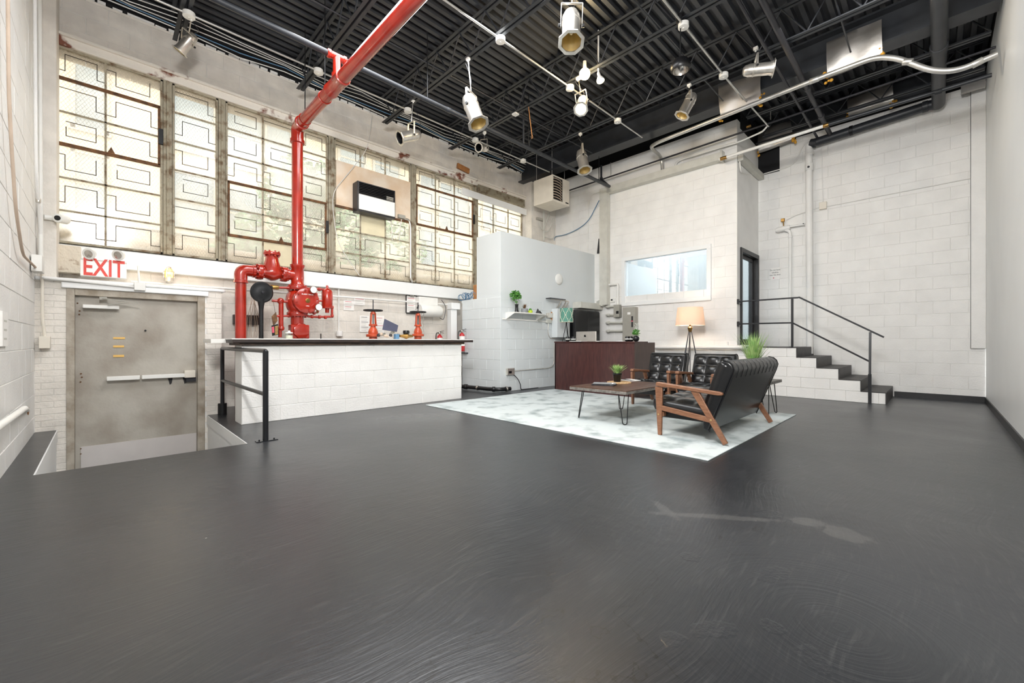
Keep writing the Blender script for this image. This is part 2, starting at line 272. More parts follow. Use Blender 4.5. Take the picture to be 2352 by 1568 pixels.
# ------------------------------------------------------------ mesh building
def frame_of(d):
    d = Vector(d).normalized(); a = Vector((0, 0, 1)) if abs(d.z) < .9 else Vector((1, 0, 0))
    x = d.cross(a).normalized(); return x, d.cross(x).normalized()
class MB:
    def __init__(s): s.v = []; s.f = []; s.m = []
    def add(s, vs, fs, mi=0):
        n = len(s.v); s.v += [Vector(v) for v in vs]; s.f += [tuple(i+n for i in f) for f in fs]; s.m += [mi]*len(fs); return s
    def box(s, a, b, mi=0):
        x0, x1 = sorted((a[0], b[0])); y0, y1 = sorted((a[1], b[1])); z0, z1 = sorted((a[2], b[2]))
        return s.add([(x0, y0, z0), (x1, y0, z0), (x1, y1, z0), (x0, y1, z0), (x0, y0, z1), (x1, y0, z1), (x1, y1, z1), (x0, y1, z1)],
                     [(3, 2, 1, 0), (4, 5, 6, 7), (0, 1, 5, 4), (1, 2, 6, 5), (2, 3, 7, 6), (3, 0, 4, 7)], mi)
    def obox(s, c, h, R, mi=0):   # centre, half sizes, rotation matrix
        k = MB().box((-h[0], -h[1], -h[2]), h); c = Vector(c)
        return s.add([c+R@v for v in k.v], k.f, mi)
    def beam(s, p, q, w, h, up=(0, 0, 1), mi=0, w2=None, h2=None):   # rectangular bar from p to q
        p, q = Vector(p), Vector(q); d = (q-p).normalized(); u = Vector(up)
        if abs(d.dot(u)) > .98: u = Vector((1, 0, 0))
        x = d.cross(u).normalized(); y = x.cross(d); w2 = w2 or w; h2 = h2 or h
        vs = [p+x*a*w/2+y*b*h/2 for a, b in ((-1, -1), (1, -1), (1, 1), (-1, 1))]+[q+x*a*w2/2+y*b*h2/2 for a, b in ((-1, -1), (1, -1), (1, 1), (-1, 1))]
        return s.add(vs, [(0, 1, 2, 3), (7, 6, 5, 4), (4, 5, 1, 0), (5, 6, 2, 1), (6, 7, 3, 2), (7, 4, 0, 3)], mi)
    def lathe(s, prof, o=(0, 0, 0), d=(0, 0, 1), n=20, mi=0, phase=0, caps=(True, True)):   # prof: (r, h) along d
        o = Vector(o); d = Vector(d).normalized(); x, y = frame_of(d); vs = []; fs = []; L = len(prof)
        for r, h in prof:
            for k in range(n):
                a = 2*PI*k/n+phase; vs.append(o+d*h+(x*math.cos(a)+y*math.sin(a))*max(r, 1e-5))
        for i in range(L-1):
            for k in range(n):
                k2 = (k+1) % n; fs.append((i*n+k, i*n+k2, (i+1)*n+k2, (i+1)*n+k))
        if prof[0][0] > 1e-4 and caps[0]: fs.append(tuple(range(n-1, -1, -1)))
        if prof[-1][0] > 1e-4 and caps[1]: fs.append(tuple((L-1)*n+k for k in range(n)))
        return s.add(vs, fs, mi)
    def cyl(s, p, q, r, r2=None, n=16, mi=0):
        p, q = Vector(p), Vector(q); return s.lathe([(r, 0), (r if r2 is None else r2, (q-p).length)], p, q-p, n, mi)
    def tube(s, pts, r, n=10, mi=0, closed=False):
        pts = [Vector(p) for p in pts]; m = len(pts); vs = []; fs = []; x = None
        for i, p in enumerate(pts):
            if closed: t = (pts[(i+1) % m]-pts[i-1]).normalized()
            else: t = (pts[min(i+1, m-1)]-pts[max(i-1, 0)]).normalized()
            if x is None: x = frame_of(t)[0]
            else: x = (x-t*x.dot(t)); x = x.normalized() if x.length > 1e-6 else frame_of(t)[0]
            y = t.cross(x); rr = r[i] if isinstance(r, (list, tuple)) else r
            for k in range(n):
                a = 2*PI*k/n; vs.append(p+(x*math.cos(a)+y*math.sin(a))*rr)
        for i in range(m if closed else m-1):
            j = (i+1) % m
            for k in range(n): fs.append((i*n+k, i*n+(k+1) % n, j*n+(k+1) % n, j*n+k))
        if not closed: fs += [tuple(range(n-1, -1, -1)), tuple((m-1)*n+k for k in range(n))]
        return s.add(vs, fs, mi)
    def sphere(s, c, r, n=16, k=10, mi=0, sc=(1, 1, 1)):
        q = MB().lathe([(r*math.sin(PI*i/k), -r*math.cos(PI*i/k)) for i in range(k+1)], n=n)
        c = Vector(c); return s.add([Vector((v.x*sc[0], v.y*sc[1], v.z*sc[2]))+c for v in q.v], q.f, mi)
    def prism(s, poly, ext, mi=0):   # planar polygon of 3D points extruded by a vector
        e = Vector(ext); n = len(poly); vs = [Vector(p) for p in poly]; vs += [v+e for v in vs]
        return s.add(vs, [tuple(range(n-1, -1, -1)), tuple(range(n, 2*n))]+[(i, (i+1) % n, n+(i+1) % n, n+i) for i in range(n)], mi)
    def tri(s): return sum(len(f)-2 for f in s.f)
    def build(s, name, mats, parent=None, world=False, bevel=0, smooth=40, origin=None, seg=2):
        vs = s.v
        if world and parent is not None:
            inv = (Matrix.Translation(parent.location)@parent.rotation_euler.to_matrix().to_4x4()).inverted()
            if parent.parent is not None:
                g = parent.parent; inv = inv@(Matrix.Translation(g.location)@g.rotation_euler.to_matrix().to_4x4()).inverted()
            vs = [inv@v for v in vs]
        loc = None
        if parent is None and origin is None and world:
            lo = [min(v[i] for v in vs) for i in range(3)]; hi = [max(v[i] for v in vs) for i in range(3)]
            origin = ((lo[0]+hi[0])/2, (lo[1]+hi[1])/2, lo[2])
        if origin is not None: loc = Vector(origin); vs = [v-loc for v in vs]
        me = bpy.data.meshes.new(name); me.from_pydata([tuple(v) for v in vs], [], s.f)
        mats = mats if isinstance(mats, (list, tuple)) else [mats]
        for m in mats: me.materials.append(M[m] if isinstance(m, str) else m)
        if len(mats) > 1: me.polygons.foreach_set('material_index', s.m)
        me.update()
        if smooth:
            me.polygons.foreach_set('use_smooth', [True]*len(me.polygons)); me.set_sharp_from_angle(angle=math.radians(smooth))
        o = bpy.data.objects.new(name, me); C.objects.link(o)
        if loc is not None: o.location = loc
        if parent is not None: o.parent = parent
        if bevel:
            b = o.modifiers.new('bevel', 'BEVEL'); b.width = bevel; b.segments = seg; b.limit_method = 'ANGLE'; b.angle_limit = .6
        return o
def tag(o, label=None, cat=None, group=None, kind=None):
    if label: o['label'] = label
    if cat: o['category'] = cat
    if group: o['group'] = group
    if kind: o['kind'] = kind
    return o
def thing(name, label, cat, loc=(0, 0, 0), rz=0, group=None, kind=None):
    o = bpy.data.objects.new(name, None); C.objects.link(o); o.location = Vector(loc); o.rotation_euler = (0, 0, rz); o.empty_display_size = .05
    return tag(o, label, cat, group, kind)
def copy_tree(o, parent=None):
    c = o.copy(); C.objects.link(c); c.parent = parent
    for ch in list(o.children): copy_tree(ch, c)
    return c
def fillet(pts, r, n=5):
    pts = [Vector(p) for p in pts]; out = [pts[0]]
    for i in range(1, len(pts)-1):
        a, b, c = pts[i-1], pts[i], pts[i+1]; u = (a-b); w = (c-b); rr = min(r, u.length*.49, w.length*.49)
        p0 = b+u.normalized()*rr; p2 = b+w.normalized()*rr
        for k in range(n+1):
            t = k/n; out.append(p0*(1-t)**2+b*2*t*(1-t)+p2*t*t)
    return out+[pts[-1]]
def text(name, s, size, loc, rot, m, parent=None, ext=.001, align='CENTER', sx=1, off=0):
    cu = bpy.data.curves.new(name, 'FONT'); cu.body = s; cu.size = size; cu.extrude = ext; cu.offset = off; cu.align_x = align; cu.align_y = 'CENTER'; cu.resolution_u = 3
    o = bpy.data.objects.new(name, cu); C.objects.link(o)
    me = bpy.data.meshes.new_from_object(o.evaluated_get(bpy.context.evaluated_depsgraph_get())); bpy.data.objects.remove(o)
    Mx = Matrix.Translation(loc)@Euler(rot).to_matrix().to_4x4()@Matrix.Diagonal((sx, 1, 1, 1))
    if parent is not None:
        Mx = (Matrix.Translation(parent.location)@parent.rotation_euler.to_matrix().to_4x4()).inverted()@Mx
    me.transform(Mx); me.materials.clear(); me.materials.append(M[m])
    o = bpy.data.objects.new(name, me); C.objects.link(o)
    if parent is not None: o.parent = parent
    return o
RY = (PI/2, 0, 0)            # lettering on a wall facing -Y
RX = (PI/2, 0, -PI/2)        # lettering on a wall facing -X
# ------------------------------------------------------------ structure
def unit_block(name, m, depth, bl, bh):
    # front faces -Y, chamfered; x,z from 0..1 in units of the full block
    cx, cz = .004/bl, .004/bh; g = .0018; gx, gz = g/bl, g/bh
    v = [(gx, depth, gz), (1-gx, depth, gz), (1-gx, depth, 1-gz), (gx, depth, 1-gz),
         (gx, .005, gz), (1-gx, .005, gz), (1-gx, .005, 1-gz), (gx, .005, 1-gz),
         (gx+cx, 0, gz+cz), (1-gx-cx, 0, gz+cz), (1-gx-cx, 0, 1-gz-cz), (gx+cx, 0, 1-gz-cz)]
    f = [(8, 9, 10, 11)]
    for i in range(4):
        j = (i+1) % 4; f += [(4+i, 4+j, 8+j, 8+i), (i, j, 4+j, 4+i)]
    me = bpy.data.meshes.new(name); me.from_pydata(v, [], f); me.materials.append(M[m]); me.update(); return me
def rects_minus(u0, u1, z0, z1, holes):
    us = sorted({u0, u1}|{min(max(h[i], u0), u1) for h in holes for i in (0, 1)}); zs = sorted({z0, z1}|{min(max(h[i], z0), z1) for h in holes for i in (2, 3)})
    out = []
    for j in range(len(zs)-1):
        run = None
        for i in range(len(us)-1):
            cu, cz = (us[i]+us[i+1])/2, (zs[j]+zs[j+1])/2
            if any(h[0] < cu < h[1] and h[2] < cz < h[3] for h in holes):
                if run: out.append(run); run = None
            else: run = (run[0] if run else us[i], us[i+1], zs[j], zs[j+1])
        if run: out.append(run)
    return out
def block_wall(name, face, pos, u0, u1, z0, z1, holes=(), bl=.44, bh=.22, thick=.2, m='white', mj='white_joint', label=None, kind='structure', cat=None, near=None, piece='block', zb=None, cap=300, parent=None):
    # face: '-Y' (plane Y=pos, u=X), '-X' (plane X=pos, u=Y), '+X' (plane X=pos facing +X, u=Y)
    rz = {'-Y': 0, '-X': -PI/2, '+X': PI/2}[face]
    def P(u, d, z):   # d into the wall
        return (u, pos+d, z) if face == '-Y' else ((pos+d, u, z) if face == '-X' else (pos-d, u, z))
    b = MB()
    for r in rects_minus(u0, u1, z0, z1, holes): b.box(P(r[0], .006, r[2]), P(r[1], thick, r[3]))
    w = b.build(name, mj, parent, smooth=0)
    if parent is None: tag(w, label, cat, None, kind)
    me = unit_block(piece, m, .012, bl, bh); items = []
    rows = int(math.ceil((z1-z0)/bh-1e-6)); zstart = z0 if zb is None else zb
    for j in range(-1, rows+1):
        za, zc = zstart+j*bh, zstart+(j+1)*bh; za, zc = max(za, z0), min(zc, z1)
        if zc-za < .03: continue
        free = [(r[0], r[1]) for r in rects_minus(u0, u1, za, zc, [h for h in holes if h[2] < (za+zc)/2 < h[3]])]
        free = sorted(set(free)); off = (j % 2)*bl/2
        for a, c in free:
            k = math.floor((a-u0-off)/bl)
            while u0+off+k*bl < c-1e-6:
                p, q = max(a, u0+off+k*bl), min(c, u0+off+(k+1)*bl); k += 1
                if q-p > .04: items.append((p, q, za, zc))
    if near is None: near = (0, 0)
    def dist(it):
        x, y, z = P((it[0]+it[1])/2, 0, (it[2]+it[3])/2); return (x-near[0])**2+(y-near[1])**2+(z-1)**2*.3
    items.sort(key=dist)
    for p, q, za, zc in items[:cap]:
        o = bpy.data.objects.new(piece, me); C.objects.link(o); o.parent = w
        j = random.uniform(-.0012, .0012)
        if face == '-Y': o.location = (p, pos+j, za)
        elif face == '-X': o.location = (pos+j, q, za)
        else: o.location = (pos+j, p, za)
        o.rotation_euler = (0, 0, rz); o.scale = ((q-p)/1.0, 1, (zc-za)/1.0)
    if len(items) > cap:
        b = MB()
        for p, q, za, zc in items[cap:]:
            g = .004; b.box(P(p+g, 0, za+g), P(q-g, .012, zc-g))
        tag(b.build(piece+'s', m, w, smooth=0), kind='stuff')
    return w
# floor with the stair pit cut out
b = MB()
for r in rects_minus(-.75, 11.0, -.8, 8.2, [(-.39, 1.07, 4.97, 8.3)]): b.box((r[0], r[2], -.12), (r[1], r[3], 0))
tag(b.build('floor', 'floor', smooth=0), 'dark grey painted concrete floor with scratches, cracks and white specks', None, None, 'structure')
b = MB(); b.box((-.5, 4.85, -.75), (1.2, 8.1, -.62))
tag(b.build('floor', 'floor', smooth=0), 'lower landing of the stair pit in front of the grey door', None, None, 'structure')
b = MB()
b.box((-.5, 4.97, -.62), (-.39, 7.3, -.12)); b.box((1.07, 4.97, -.62), (1.2, 7.3, -.12)); b.box((-.39, 4.85, -.62), (1.07, 4.97, -.12))
b.box((-.392, 4.975, -.13), (-.38, 7.3, -.004)); b.box((1.06, 4.975, -.13), (1.072, 7.3, -.004)); b.box((-.38, 4.968, -.13), (1.06, 4.978, -.004))
tag(b.build('wall_pit', 'white_smooth', smooth=0), 'white side walls lining the stair pit below the grey door', None, None, 'structure')
# window wall
WX0, WX1, WZ0, WZ1 = -.46, 8.22, 2.33, 4.90
block_wall('wall_back', '-Y', 8.0, -.6, 9.5, -.1, 5.66, [(WX0, WX1, WZ0, WZ1), (-.24, .96, -.5, 1.62)], m='warm_white', label='white painted block wall holding the row of big steel windows', near=(2, 8))
# lintel over the windows, sill ledge under
b = MB(); b.box((-.55, 7.90, WZ1-.02), (8.3, 8.0, WZ1+.10)); b.box((-.55, 7.86, WZ1+.09), (8.3, 8.0, WZ1+.13))
tag(b.build('trim_1', 'peel', bevel=.006), 'white steel lintel with peeling rusty patches above the windows', None, None, 'structure')
b = MB(); b.prism([(-.5, 7.88, WZ0-.28), (-.5, 7.88, WZ0-.03), (-.5, 8.05, WZ0+.01), (-.5, 8.05, WZ0-.28)], (8.75, 0, 0))
tag(b.build('trim_2', 'white_smooth', bevel=.006), 'white sloping sill band running below the windows', None, None, 'structure')
# pilaster at the end of the window wall
block_wall('wall_pilaster', '-Y', 7.67, 8.3, 9.4, 0, 5.66, m='warm_white', thick=.34, label='white block pilaster at the far end of the window wall', cap=120)
b = MB(); b.box((8.28, 7.672, 3.0), (8.30, 8.0, 5.66)); b.box((8.28, 7.672, 0), (8.30, 8.0, 3.0))
tag(b.build('wall_pilaster', 'warm_white'), 'white side face of the block pilaster beside the last window', None, None, 'structure')
# brick surround of the exit door
block_wall('wall_door_surround', '-Y', 7.3, -.62, 1.24, -.62, 1.78, [(-.3, 1.03, -.7, 1.69)], bl=.21, bh=.074, thick=.68, m='warm_white', piece='brick', label='white painted brick surround standing proud around the grey exit door', cap=300)
# left wall
block_wall('wall_left', '+X', -.56, -.75, 8.0, -.02, 5.66, bl=.5, bh=.262, thick=.15, m='white', label='white painted block wall at the left edge of the room', near=(0, 5), zb=-.08)
# office wall: X = 9.3
OX = 9.3
block_wall('wall_office', '-X', OX, 2.87, 7.7, -.02, 5.62, [(3.43, 5.46, 1.99, 3.08)], bl=.44, bh=.22, thick=.18, label='white block office wall with the inside window', near=(9.3, 4), m='white')
block_wall('wall_back_right', '-X', 10.8, -.62, 2.9, -.02, 5.5, [], bl=.44, bh=.225, thick=.2, m='white', label='white block wall behind the black concrete steps', near=(10.8, 1))
# office side wall with door opening, Y = 2.87 facing -Y
b = MB()
for r in rects_minus(OX+.18, 10.79, -.02, 5.5, [(9.52, 10.72, .93, 3.0)]): b.box((r[0], 2.87, r[2]), (r[1], 3.03, r[3]))
b.box((OX, 2.865, -.02), (OX+.19, 2.88, 5.62))
tag(b.build('wall_office_side', 'white', smooth=0), 'white side wall of the office with the black framed doorway', None, None, 'structure')
# office interior
b = MB(); b.box((10.9, 3.03, .9), (11.0, 7.7, 4.2)); b.box((9.48, 7.6, .9), (10.9, 7.7, 4.2)); b.box((9.48, 3.03, .85), (10.9, 7.7, .93)); b.box((9.48, 3.03, 4.1), (10.9, 7.7, 4.2))
tag(b.build('wall_office_inside', 'white_smooth', smooth=0), 'bright white inner walls of the office behind the glass', None, None, 'structure')
# right wall, smooth
b = MB(); b.box((-.7, -.75, -.02), (10.79, -.6, 5.66))
tag(b.build('wall_right', 'white_smooth', smooth=0), 'smooth white wall along the right edge of the room', None, None, 'structure')
# vertical chase at the right end of the back wall
b = MB(); b.box((10.74, -.6, .93), (10.8, -.42, 5.5)); 
tag(b.build('trim_3', 'white', bevel=.008), 'plastered white strip in the corner beside the right wall', None, None, 'structure')
b = MB(); b.box((10.775, -.60, 0), (10.8, .56, .10)); b.box((10.737, -.423, .93), (10.742, -.418, 5.4))  # second box draws a thin dark line up the corner
tag(b.build('baseboard_back', 'black_base'), 'black baseboard behind the steps and thin dark line up the corner', None, None, 'structure')
b = MB(); b.box((1.2, -.6, 0), (10.78, -.585, .10))
tag(b.build('baseboard_right', 'black_base'), 'black baseboard along the right wall', None, None, 'structure')
# black upper band between white walls and the deck
b = MB()
b.box((-.7, 8.0, 5.66), (9.6, 8.2, 6.02)); b.box((10.81, -.75, 5.5), (11.0, 3.1, 6.02)); b.box((-.7, -.74, 5.66), (11, -.62, 6.02)); b.box((-.7, -.7, 5.66), (-.58, 8.1, 6.02)); b.box((9.44, 2.9, 5.62), (9.6, 8.1, 6.02)); b.box((9.44, 2.9, 5.5), (11, 3.03, 6.02))
tag(b.build('wall_top', 'black_void', smooth=0), 'black painted band of wall above the white blocks', None, None, 'structure')
# ragged paint edge bricks at wall heads
b = MB(); rr = random.Random(3)
for i in range(60):
    x = -.5+i*.15; b.box((x, 7.985, 5.655), (x+rr.uniform(.08, .15), 8.0, 5.67+rr.uniform(0, .03)))
tag(b.build('trim_4', 'white_joint', smooth=0), 'ragged edge of white paint against the black ceiling', None, None, 'structure')
# ---- ceiling deck
b = MB(); pr = [(0, 0), (.062, 0), (.074, .075), (.138, .075)]; yk = []
for i in range(-6, 57):
    for a, h in pr: yk.append((i*.15+a, 5.93+h))
vs = []; fs = []
for y, z in yk: vs += [(-.75, y, z), (11.0, y, z)]
for i in range(len(yk)-1): fs.append((2*i, 2*i+2, 2*i+3, 2*i+1))
b.add(vs, fs); b.box((-.75, -.9, 6.03), (11.0, 8.5, 6.1))
ceiling = tag(b.build('ceiling', 'black_deck', smooth=0), 'black corrugated steel roof deck', None, None, 'structure')
# ---- joists
def joist(X, y0, y1, label, zb=5.35, zt=5.86):
    t = thing('roof_joist', label, 'joist', (X, (y0+y1)/2, zb), group='black open web roof joists'); h = (y1-y0)/2
    for nm, z, ya, yb in (('bottom_chord', 0, -h, h), ('top_chord', zt-zb, -h-.0, min(h+.37, 8.0-(y0+y1)/2))):
        c = MB()
        for s in (-1, 1):
            c.box((s*.009, ya, z), (s*.06, yb, z+.008)); c.box((s*.008, ya, z), (s*.014, yb, z+.045) if nm == 'bottom_chord' else (s*.014, yb, z+.04))
        c.build(nm, 'black_paint', t, smooth=0)
    n = int((y1-y0)/.30); st = (y1-y0)/n
    mes = []
    for s in (0, 1):
        c = MB(); c.cyl((0, 0, .03) if s == 0 else (0, 0, zt-zb), (0, st, zt-zb) if s == 0 else (0, st, .03), .011, n=6); o = c.build('web_bar', 'black_paint', t); mes.append(o)
    mes[0].location = (0, -h, 0); mes[1].location = (0, -h+st, 0)
    for i in range(2, n):
        o = mes[i % 2].copy(); C.objects.link(o); o.parent = t; o.location = (0, -h+i*st, 0)
    return t
for X, nm in ((.77, 'first joist, nearest the left wall'), (2.41, 'second joist from the left wall, above the red riser'), (3.97, 'third from the left wall, carrying the big can light'), (5.55, 'fourth joist from the left wall, beside the glowing bulb'), (7.02, 'fifth joist, last before the deep beam')):
    joist(X, -.55, 7.63, 'black open web steel roof joist, '+nm)
joist(9.0, -.55, 2.6, 'short black open web joist just behind the deep beam', 5.42, 5.88)
joist(10.1, -.55, 2.6, 'short black open web joist above the back steps', 5.42, 5.88)
c = MB(); c.box((8.08, -.58, 5.38), (8.38, 7.98, 5.41)); c.box((8.215, -.58, 5.4), (8.245, 7.98, 5.87)); c.box((8.08, -.58, 5.86), (8.38, 7.98, 5.89))
tag(c.build('roof_beam', 'black_paint', world=True, smooth=0), 'deep black steel beam crossing the ceiling before the office', 'beam')
c = MB(); c.box((10.5, -.58, 5.5), (10.7, 2.85, 5.52)); c.box((10.59, -.58, 5.52), (10.61, 2.85, 5.9))
tag(c.build('roof_beam', 'black_paint', world=True, smooth=0), 'black steel beam at the top of the wall behind the steps', 'beam')
for y, z, nm in ((5.57, 5.4, 'nearest the windows'), (3.9, 5.84, 'high under the deck, in the middle'), (2.7, 5.4, 'over the middle of the room'), (.9, 5.4, 'nearest the right wall')):
    c = MB(); c.cyl((-.5, y, z), (8.1, y, z), .011, n=6)
    tag(c.build('bridging_rod', 'black_paint', world=True), 'thin black bridging rod tying the joists, '+nm, 'rod')

# ------------------------------------------------------------ windows in the window wall
YW = 7.97; rows = 6; rh = (WZ1-WZ0)/rows
def pbox(b, x0, x1, z0, z1, d=.02, y=YW): b.box((x0, y-d, z0), (x1, y+d, z1))
bays = [(-.46, .63, [.03], 'rust', (1, 3)), (.74, 1.30, [], None, None), (1.40, 3.0, [1.93, 2.53], 'rust', (3, 5)), (3.11, 4.75, [3.63, 4.16], None, None), (4.85, 6.50, [5.39, 5.92], 'rust', (1, 3)), (6.6, 8.2, [7.15, 7.68], None, None)]
desc = ['tall steel window nearest the left wall, two panes wide', 'narrow steel window one pane wide', 'wide steel window behind the red riser pipe', 'steel window with the plywood panel and air conditioner', 'steel window right of the air conditioner', 'last steel window, partly behind the grey partition']
for wi, (x0, x1, ms, ru, vent) in enumerate(bays):
    w = thing('window_%d' % (wi+1), desc[wi], None, ((x0+x1)/2, YW, WZ0), kind='structure')
    f = MB(); s = .028
    pbox(f, x0-.0, x0+s, WZ0, WZ1, .03); pbox(f, x1-s, x1, WZ0, WZ1, .03); pbox(f, x0, x1, WZ0, WZ0+s, .03); pbox(f, x0, x1, WZ1-s-.02, WZ1, .03)
    f.build('frame', 'frame', w, world=True, bevel=.003)
    cols = [x0+s]+ms+[x1-s]
    boardrows = (3, 5) if wi == 3 else None      # plywood panel occupies rows 3..4 from the sill
    for x in ms:
        c = MB(); pbox(c, x-.011, x+.011, WZ0+s, WZ1-s, .014); c.build('muntin', 'frame', w, world=True)
    for r in range(1, rows):
        if wi == 3 and r == 4: continue
        z = WZ0+r*rh; c = MB(); pbox(c, x0+s, x1-s, z-.010, z+.010, .014); c.build('muntin', 'frame', w, world=True)
    if vent:
        za, zb = WZ1-vent[1]*rh, WZ1-vent[0]*rh; c = MB()
        for q in ((x0+.03, x0+.055, za, zb), (x1-.055, x1-.03, za, zb), (x0+.03, x1-.03, za-.02, za+.02), (x0+.03, x1-.03, zb-.02, zb+.015)): pbox(c, *q, .022, YW-.02)
        c.build('vent_frame', 'rust', w, world=True, bevel=.003)
        c = MB(); xm = (x0+x1)/2; c.prism([(xm-.045, YW-.05, za), (xm+.045, YW-.05, za), (xm, YW-.05, za+.10)], (0, .02, 0)); c.build('pull_latch', 'rust', w, world=True)
        c = MB(); pbox(c, x1-.05, x1-.0, (za+zb)/2-.12, (za+zb)/2+.1, .02, YW-.045); c.build('lever_latch', 'black_iron', w, world=True)
    fo = MB()
    def seg(p, q):
        (xa, za), (xb, zb) = p, q; t = .0045; fo.box((min(xa, xb)-t, YW-.012, min(za, zb)-t), (max(xa, xb)+t, YW-.009, max(za, zb)+t))
    for r in range(rows):
        for k in range(len(cols)-1):
            if wi == 3 and r in (3, 4): continue
            ca, cb = cols[k], cols[k+1]; za, zb = WZ0+r*rh, WZ0+(r+1)*rh
            mname = 'pane_board' if (wi, r, k) in ((3, 2, 1), (2, 0, 1)) else 'pane'
            c = MB(); c.box((ca+.005, YW-.003, za+.005), (cb-.005, YW+.003, zb-.005)); p = c.build('pane', mname, w, world=True, smooth=0)
            if mname == 'pane_board': p['label'] = 'opaque cream pane'; continue
            T = lambda u, v: (ca+(cb-ca)*u, za+(zb-za)*v)
            pat = [[(.02, .72), (.8, .72), (.8, .25), (1, .25)], [(0, .25), (.18, .25), (.18, .75), (.82, .75), (.82, .25), (1, .25)], [(0, .7), (.18, .7), (.18, .25), (.8, .25), (.8, .7)], [(.2, .72), (.8, .72), (.8, .28), (.2, .28), (.2, .55)]][(k+r*(1 if wi != 1 else 3)+wi) % 4]
            for a, c2 in zip(pat, pat[1:]): seg(T(*a), T(*c2))
    fo.build('foil_tape', 'foil', w, world=True, smooth=0)
# mullion posts between the windows
for k, (xa, xb) in enumerate(((.635, .735), (1.305, 1.395), (3.005, 3.105), (4.755, 4.845), (6.505, 6.595))):
    c = MB(); c.box((xa, 7.93, WZ0), (xb, 8.03, WZ1)); xm = (xa+xb)/2; c.box((xm-.012, 7.91, WZ0), (xm+.012, 7.95, WZ1))
    for z in (2.8, 3.4, 4.0, 4.6): c.cyl((xm, 7.905, z), (xm, 7.93, z), .014, n=6)
    tag(c.build('trim_%d' % (5+k), 'frame', bevel=.004), 'worn steel mullion between windows %s' % ('one and two', 'two and three', 'three and four', 'four and five', 'five and six')[k], None, None, 'structure')
# far end board of the windows
# ------------------------------------------------------------ outside
fac = thing('building', 'cream building across the yard seen through the hazy windows', 'building', (4, 14, -1))
b = MB(); b.box((-8, 14, -1), (22, 14.6, 13)); b.build('wall', 'facade', fac, world=True, smooth=0)
wins = [(173, 155, 240, 285), (173, 365, 240, 485), (395, 215, 490, 330), (395, 415, 490, 520), (520, 262, 600, 372), (612, 300, 665, 385), (780, 335, 835, 400), (860, 350, 915, 420), (965, 405, 1000, 470), (1010, 440, 1075, 520), (965, 535, 1000, 610), (1110, 470, 1135, 520), (520, 450, 600, 540)]
for (xa, ya, xb, yb) in wins:
    p = ay(xa, ya, 14); q = ay(xb, yb, 14); z1_, z0_ = max(p.z, ay(xb, ya, 14).z), min(q.z, ay(xa, yb, 14).z)
    f = MB()
    for r in ((p.x-.08, p.x, z0_-.1, z1_+.08), (q.x, q.x+.08, z0_-.1, z1_+.08), (p.x-.08, q.x+.08, z1_, z1_+.1), (p.x-.12, q.x+.12, z0_-.14, z0_)): f.box((r[0], 13.94, r[2]), (r[1], 14.02, r[3]))
    f.box((p.x, 13.96, (z0_+z1_)/2-.03), (q.x, 13.99, (z0_+z1_)/2+.03)); fr = f.build('window', 'facade_trim', fac, world=True, smooth=0)
    g = MB(); g.box((p.x, 13.97, z0_), (q.x, 14.01, z1_)); g.build('pane', 'facade_win', fr, world=True, smooth=0)
for zz in (2.55, 4.75):
    b = MB(); b.box((-8, 13.7, zz*1.9-1), (22, 14.05, zz*1.9-.85)); b.build('ledge', 'facade_trim', fac, world=True, smooth=0)
b = MB(); b.box((-12, 8.3, -1.2), (24, 14, -1.0)); tag(b.build('pavement', 'ground', world=True, smooth=0), 'pale paved yard outside the windows', 'pavement', None, 'structure')
def tree(px, cy, Y, R, n, label, seed):
    rr = random.Random(seed); c = ay(px, cy, Y); t = thing('tree', label, 'tree', (c.x, Y, -1))
    tr = MB(); tr.tube([(c.x, Y, -1), (c.x+.1, Y, c.z*.4), (c.x-.05, Y, c.z)], [.13, .1, .05], 8)
    for k in range(6):
        a = k*1.05; tr.tube([(c.x, Y, c.z*.5+.1*k), (c.x+R*.4*math.cos(a), Y+R*.4*math.sin(a), c.z*.5+.1*k+.7)], [.04, .015], 6)
    tr.build('trunk', 'bark', t, world=True)
    lv = MB()
    cl = [(Vector((rr.gauss(0, .42), rr.gauss(0, .4), rr.gauss(0, .5)))*R, rr.uniform(.25, .45)*R) for _ in range(22)]
    for i in range(n):
        o, r = rr.choice(cl); v = Vector((rr.gauss(0, 1), rr.gauss(0, 1), rr.gauss(0, 1))).normalized()*r*rr.uniform(.6, 1)
        p = c+o+v; a = Vector((rr.gauss(0, 1), rr.gauss(0, 1), rr.gauss(0, 1))).normalized(); x, y = frame_of(a); s = rr.uniform(.05, .1)
        lv.add([p-x*s, p-y*s*.5, p+x*s, p+y*s*.5], [(0, 1, 2, 3)])
    tag(lv.build('foliage', 'tree', t, world=True, smooth=0), kind='stuff')
tree(690, 450, 9.9, 1.0, 4200, 'leafy green tree outside behind the red riser pipe', 1)
tree(850, 580, 12.0, 1.25, 4200, 'leafy green tree outside below the air conditioner', 2)
tree(565, 575, 12.9, .6, 1400, 'small green tree outside, low behind the third window', 5)
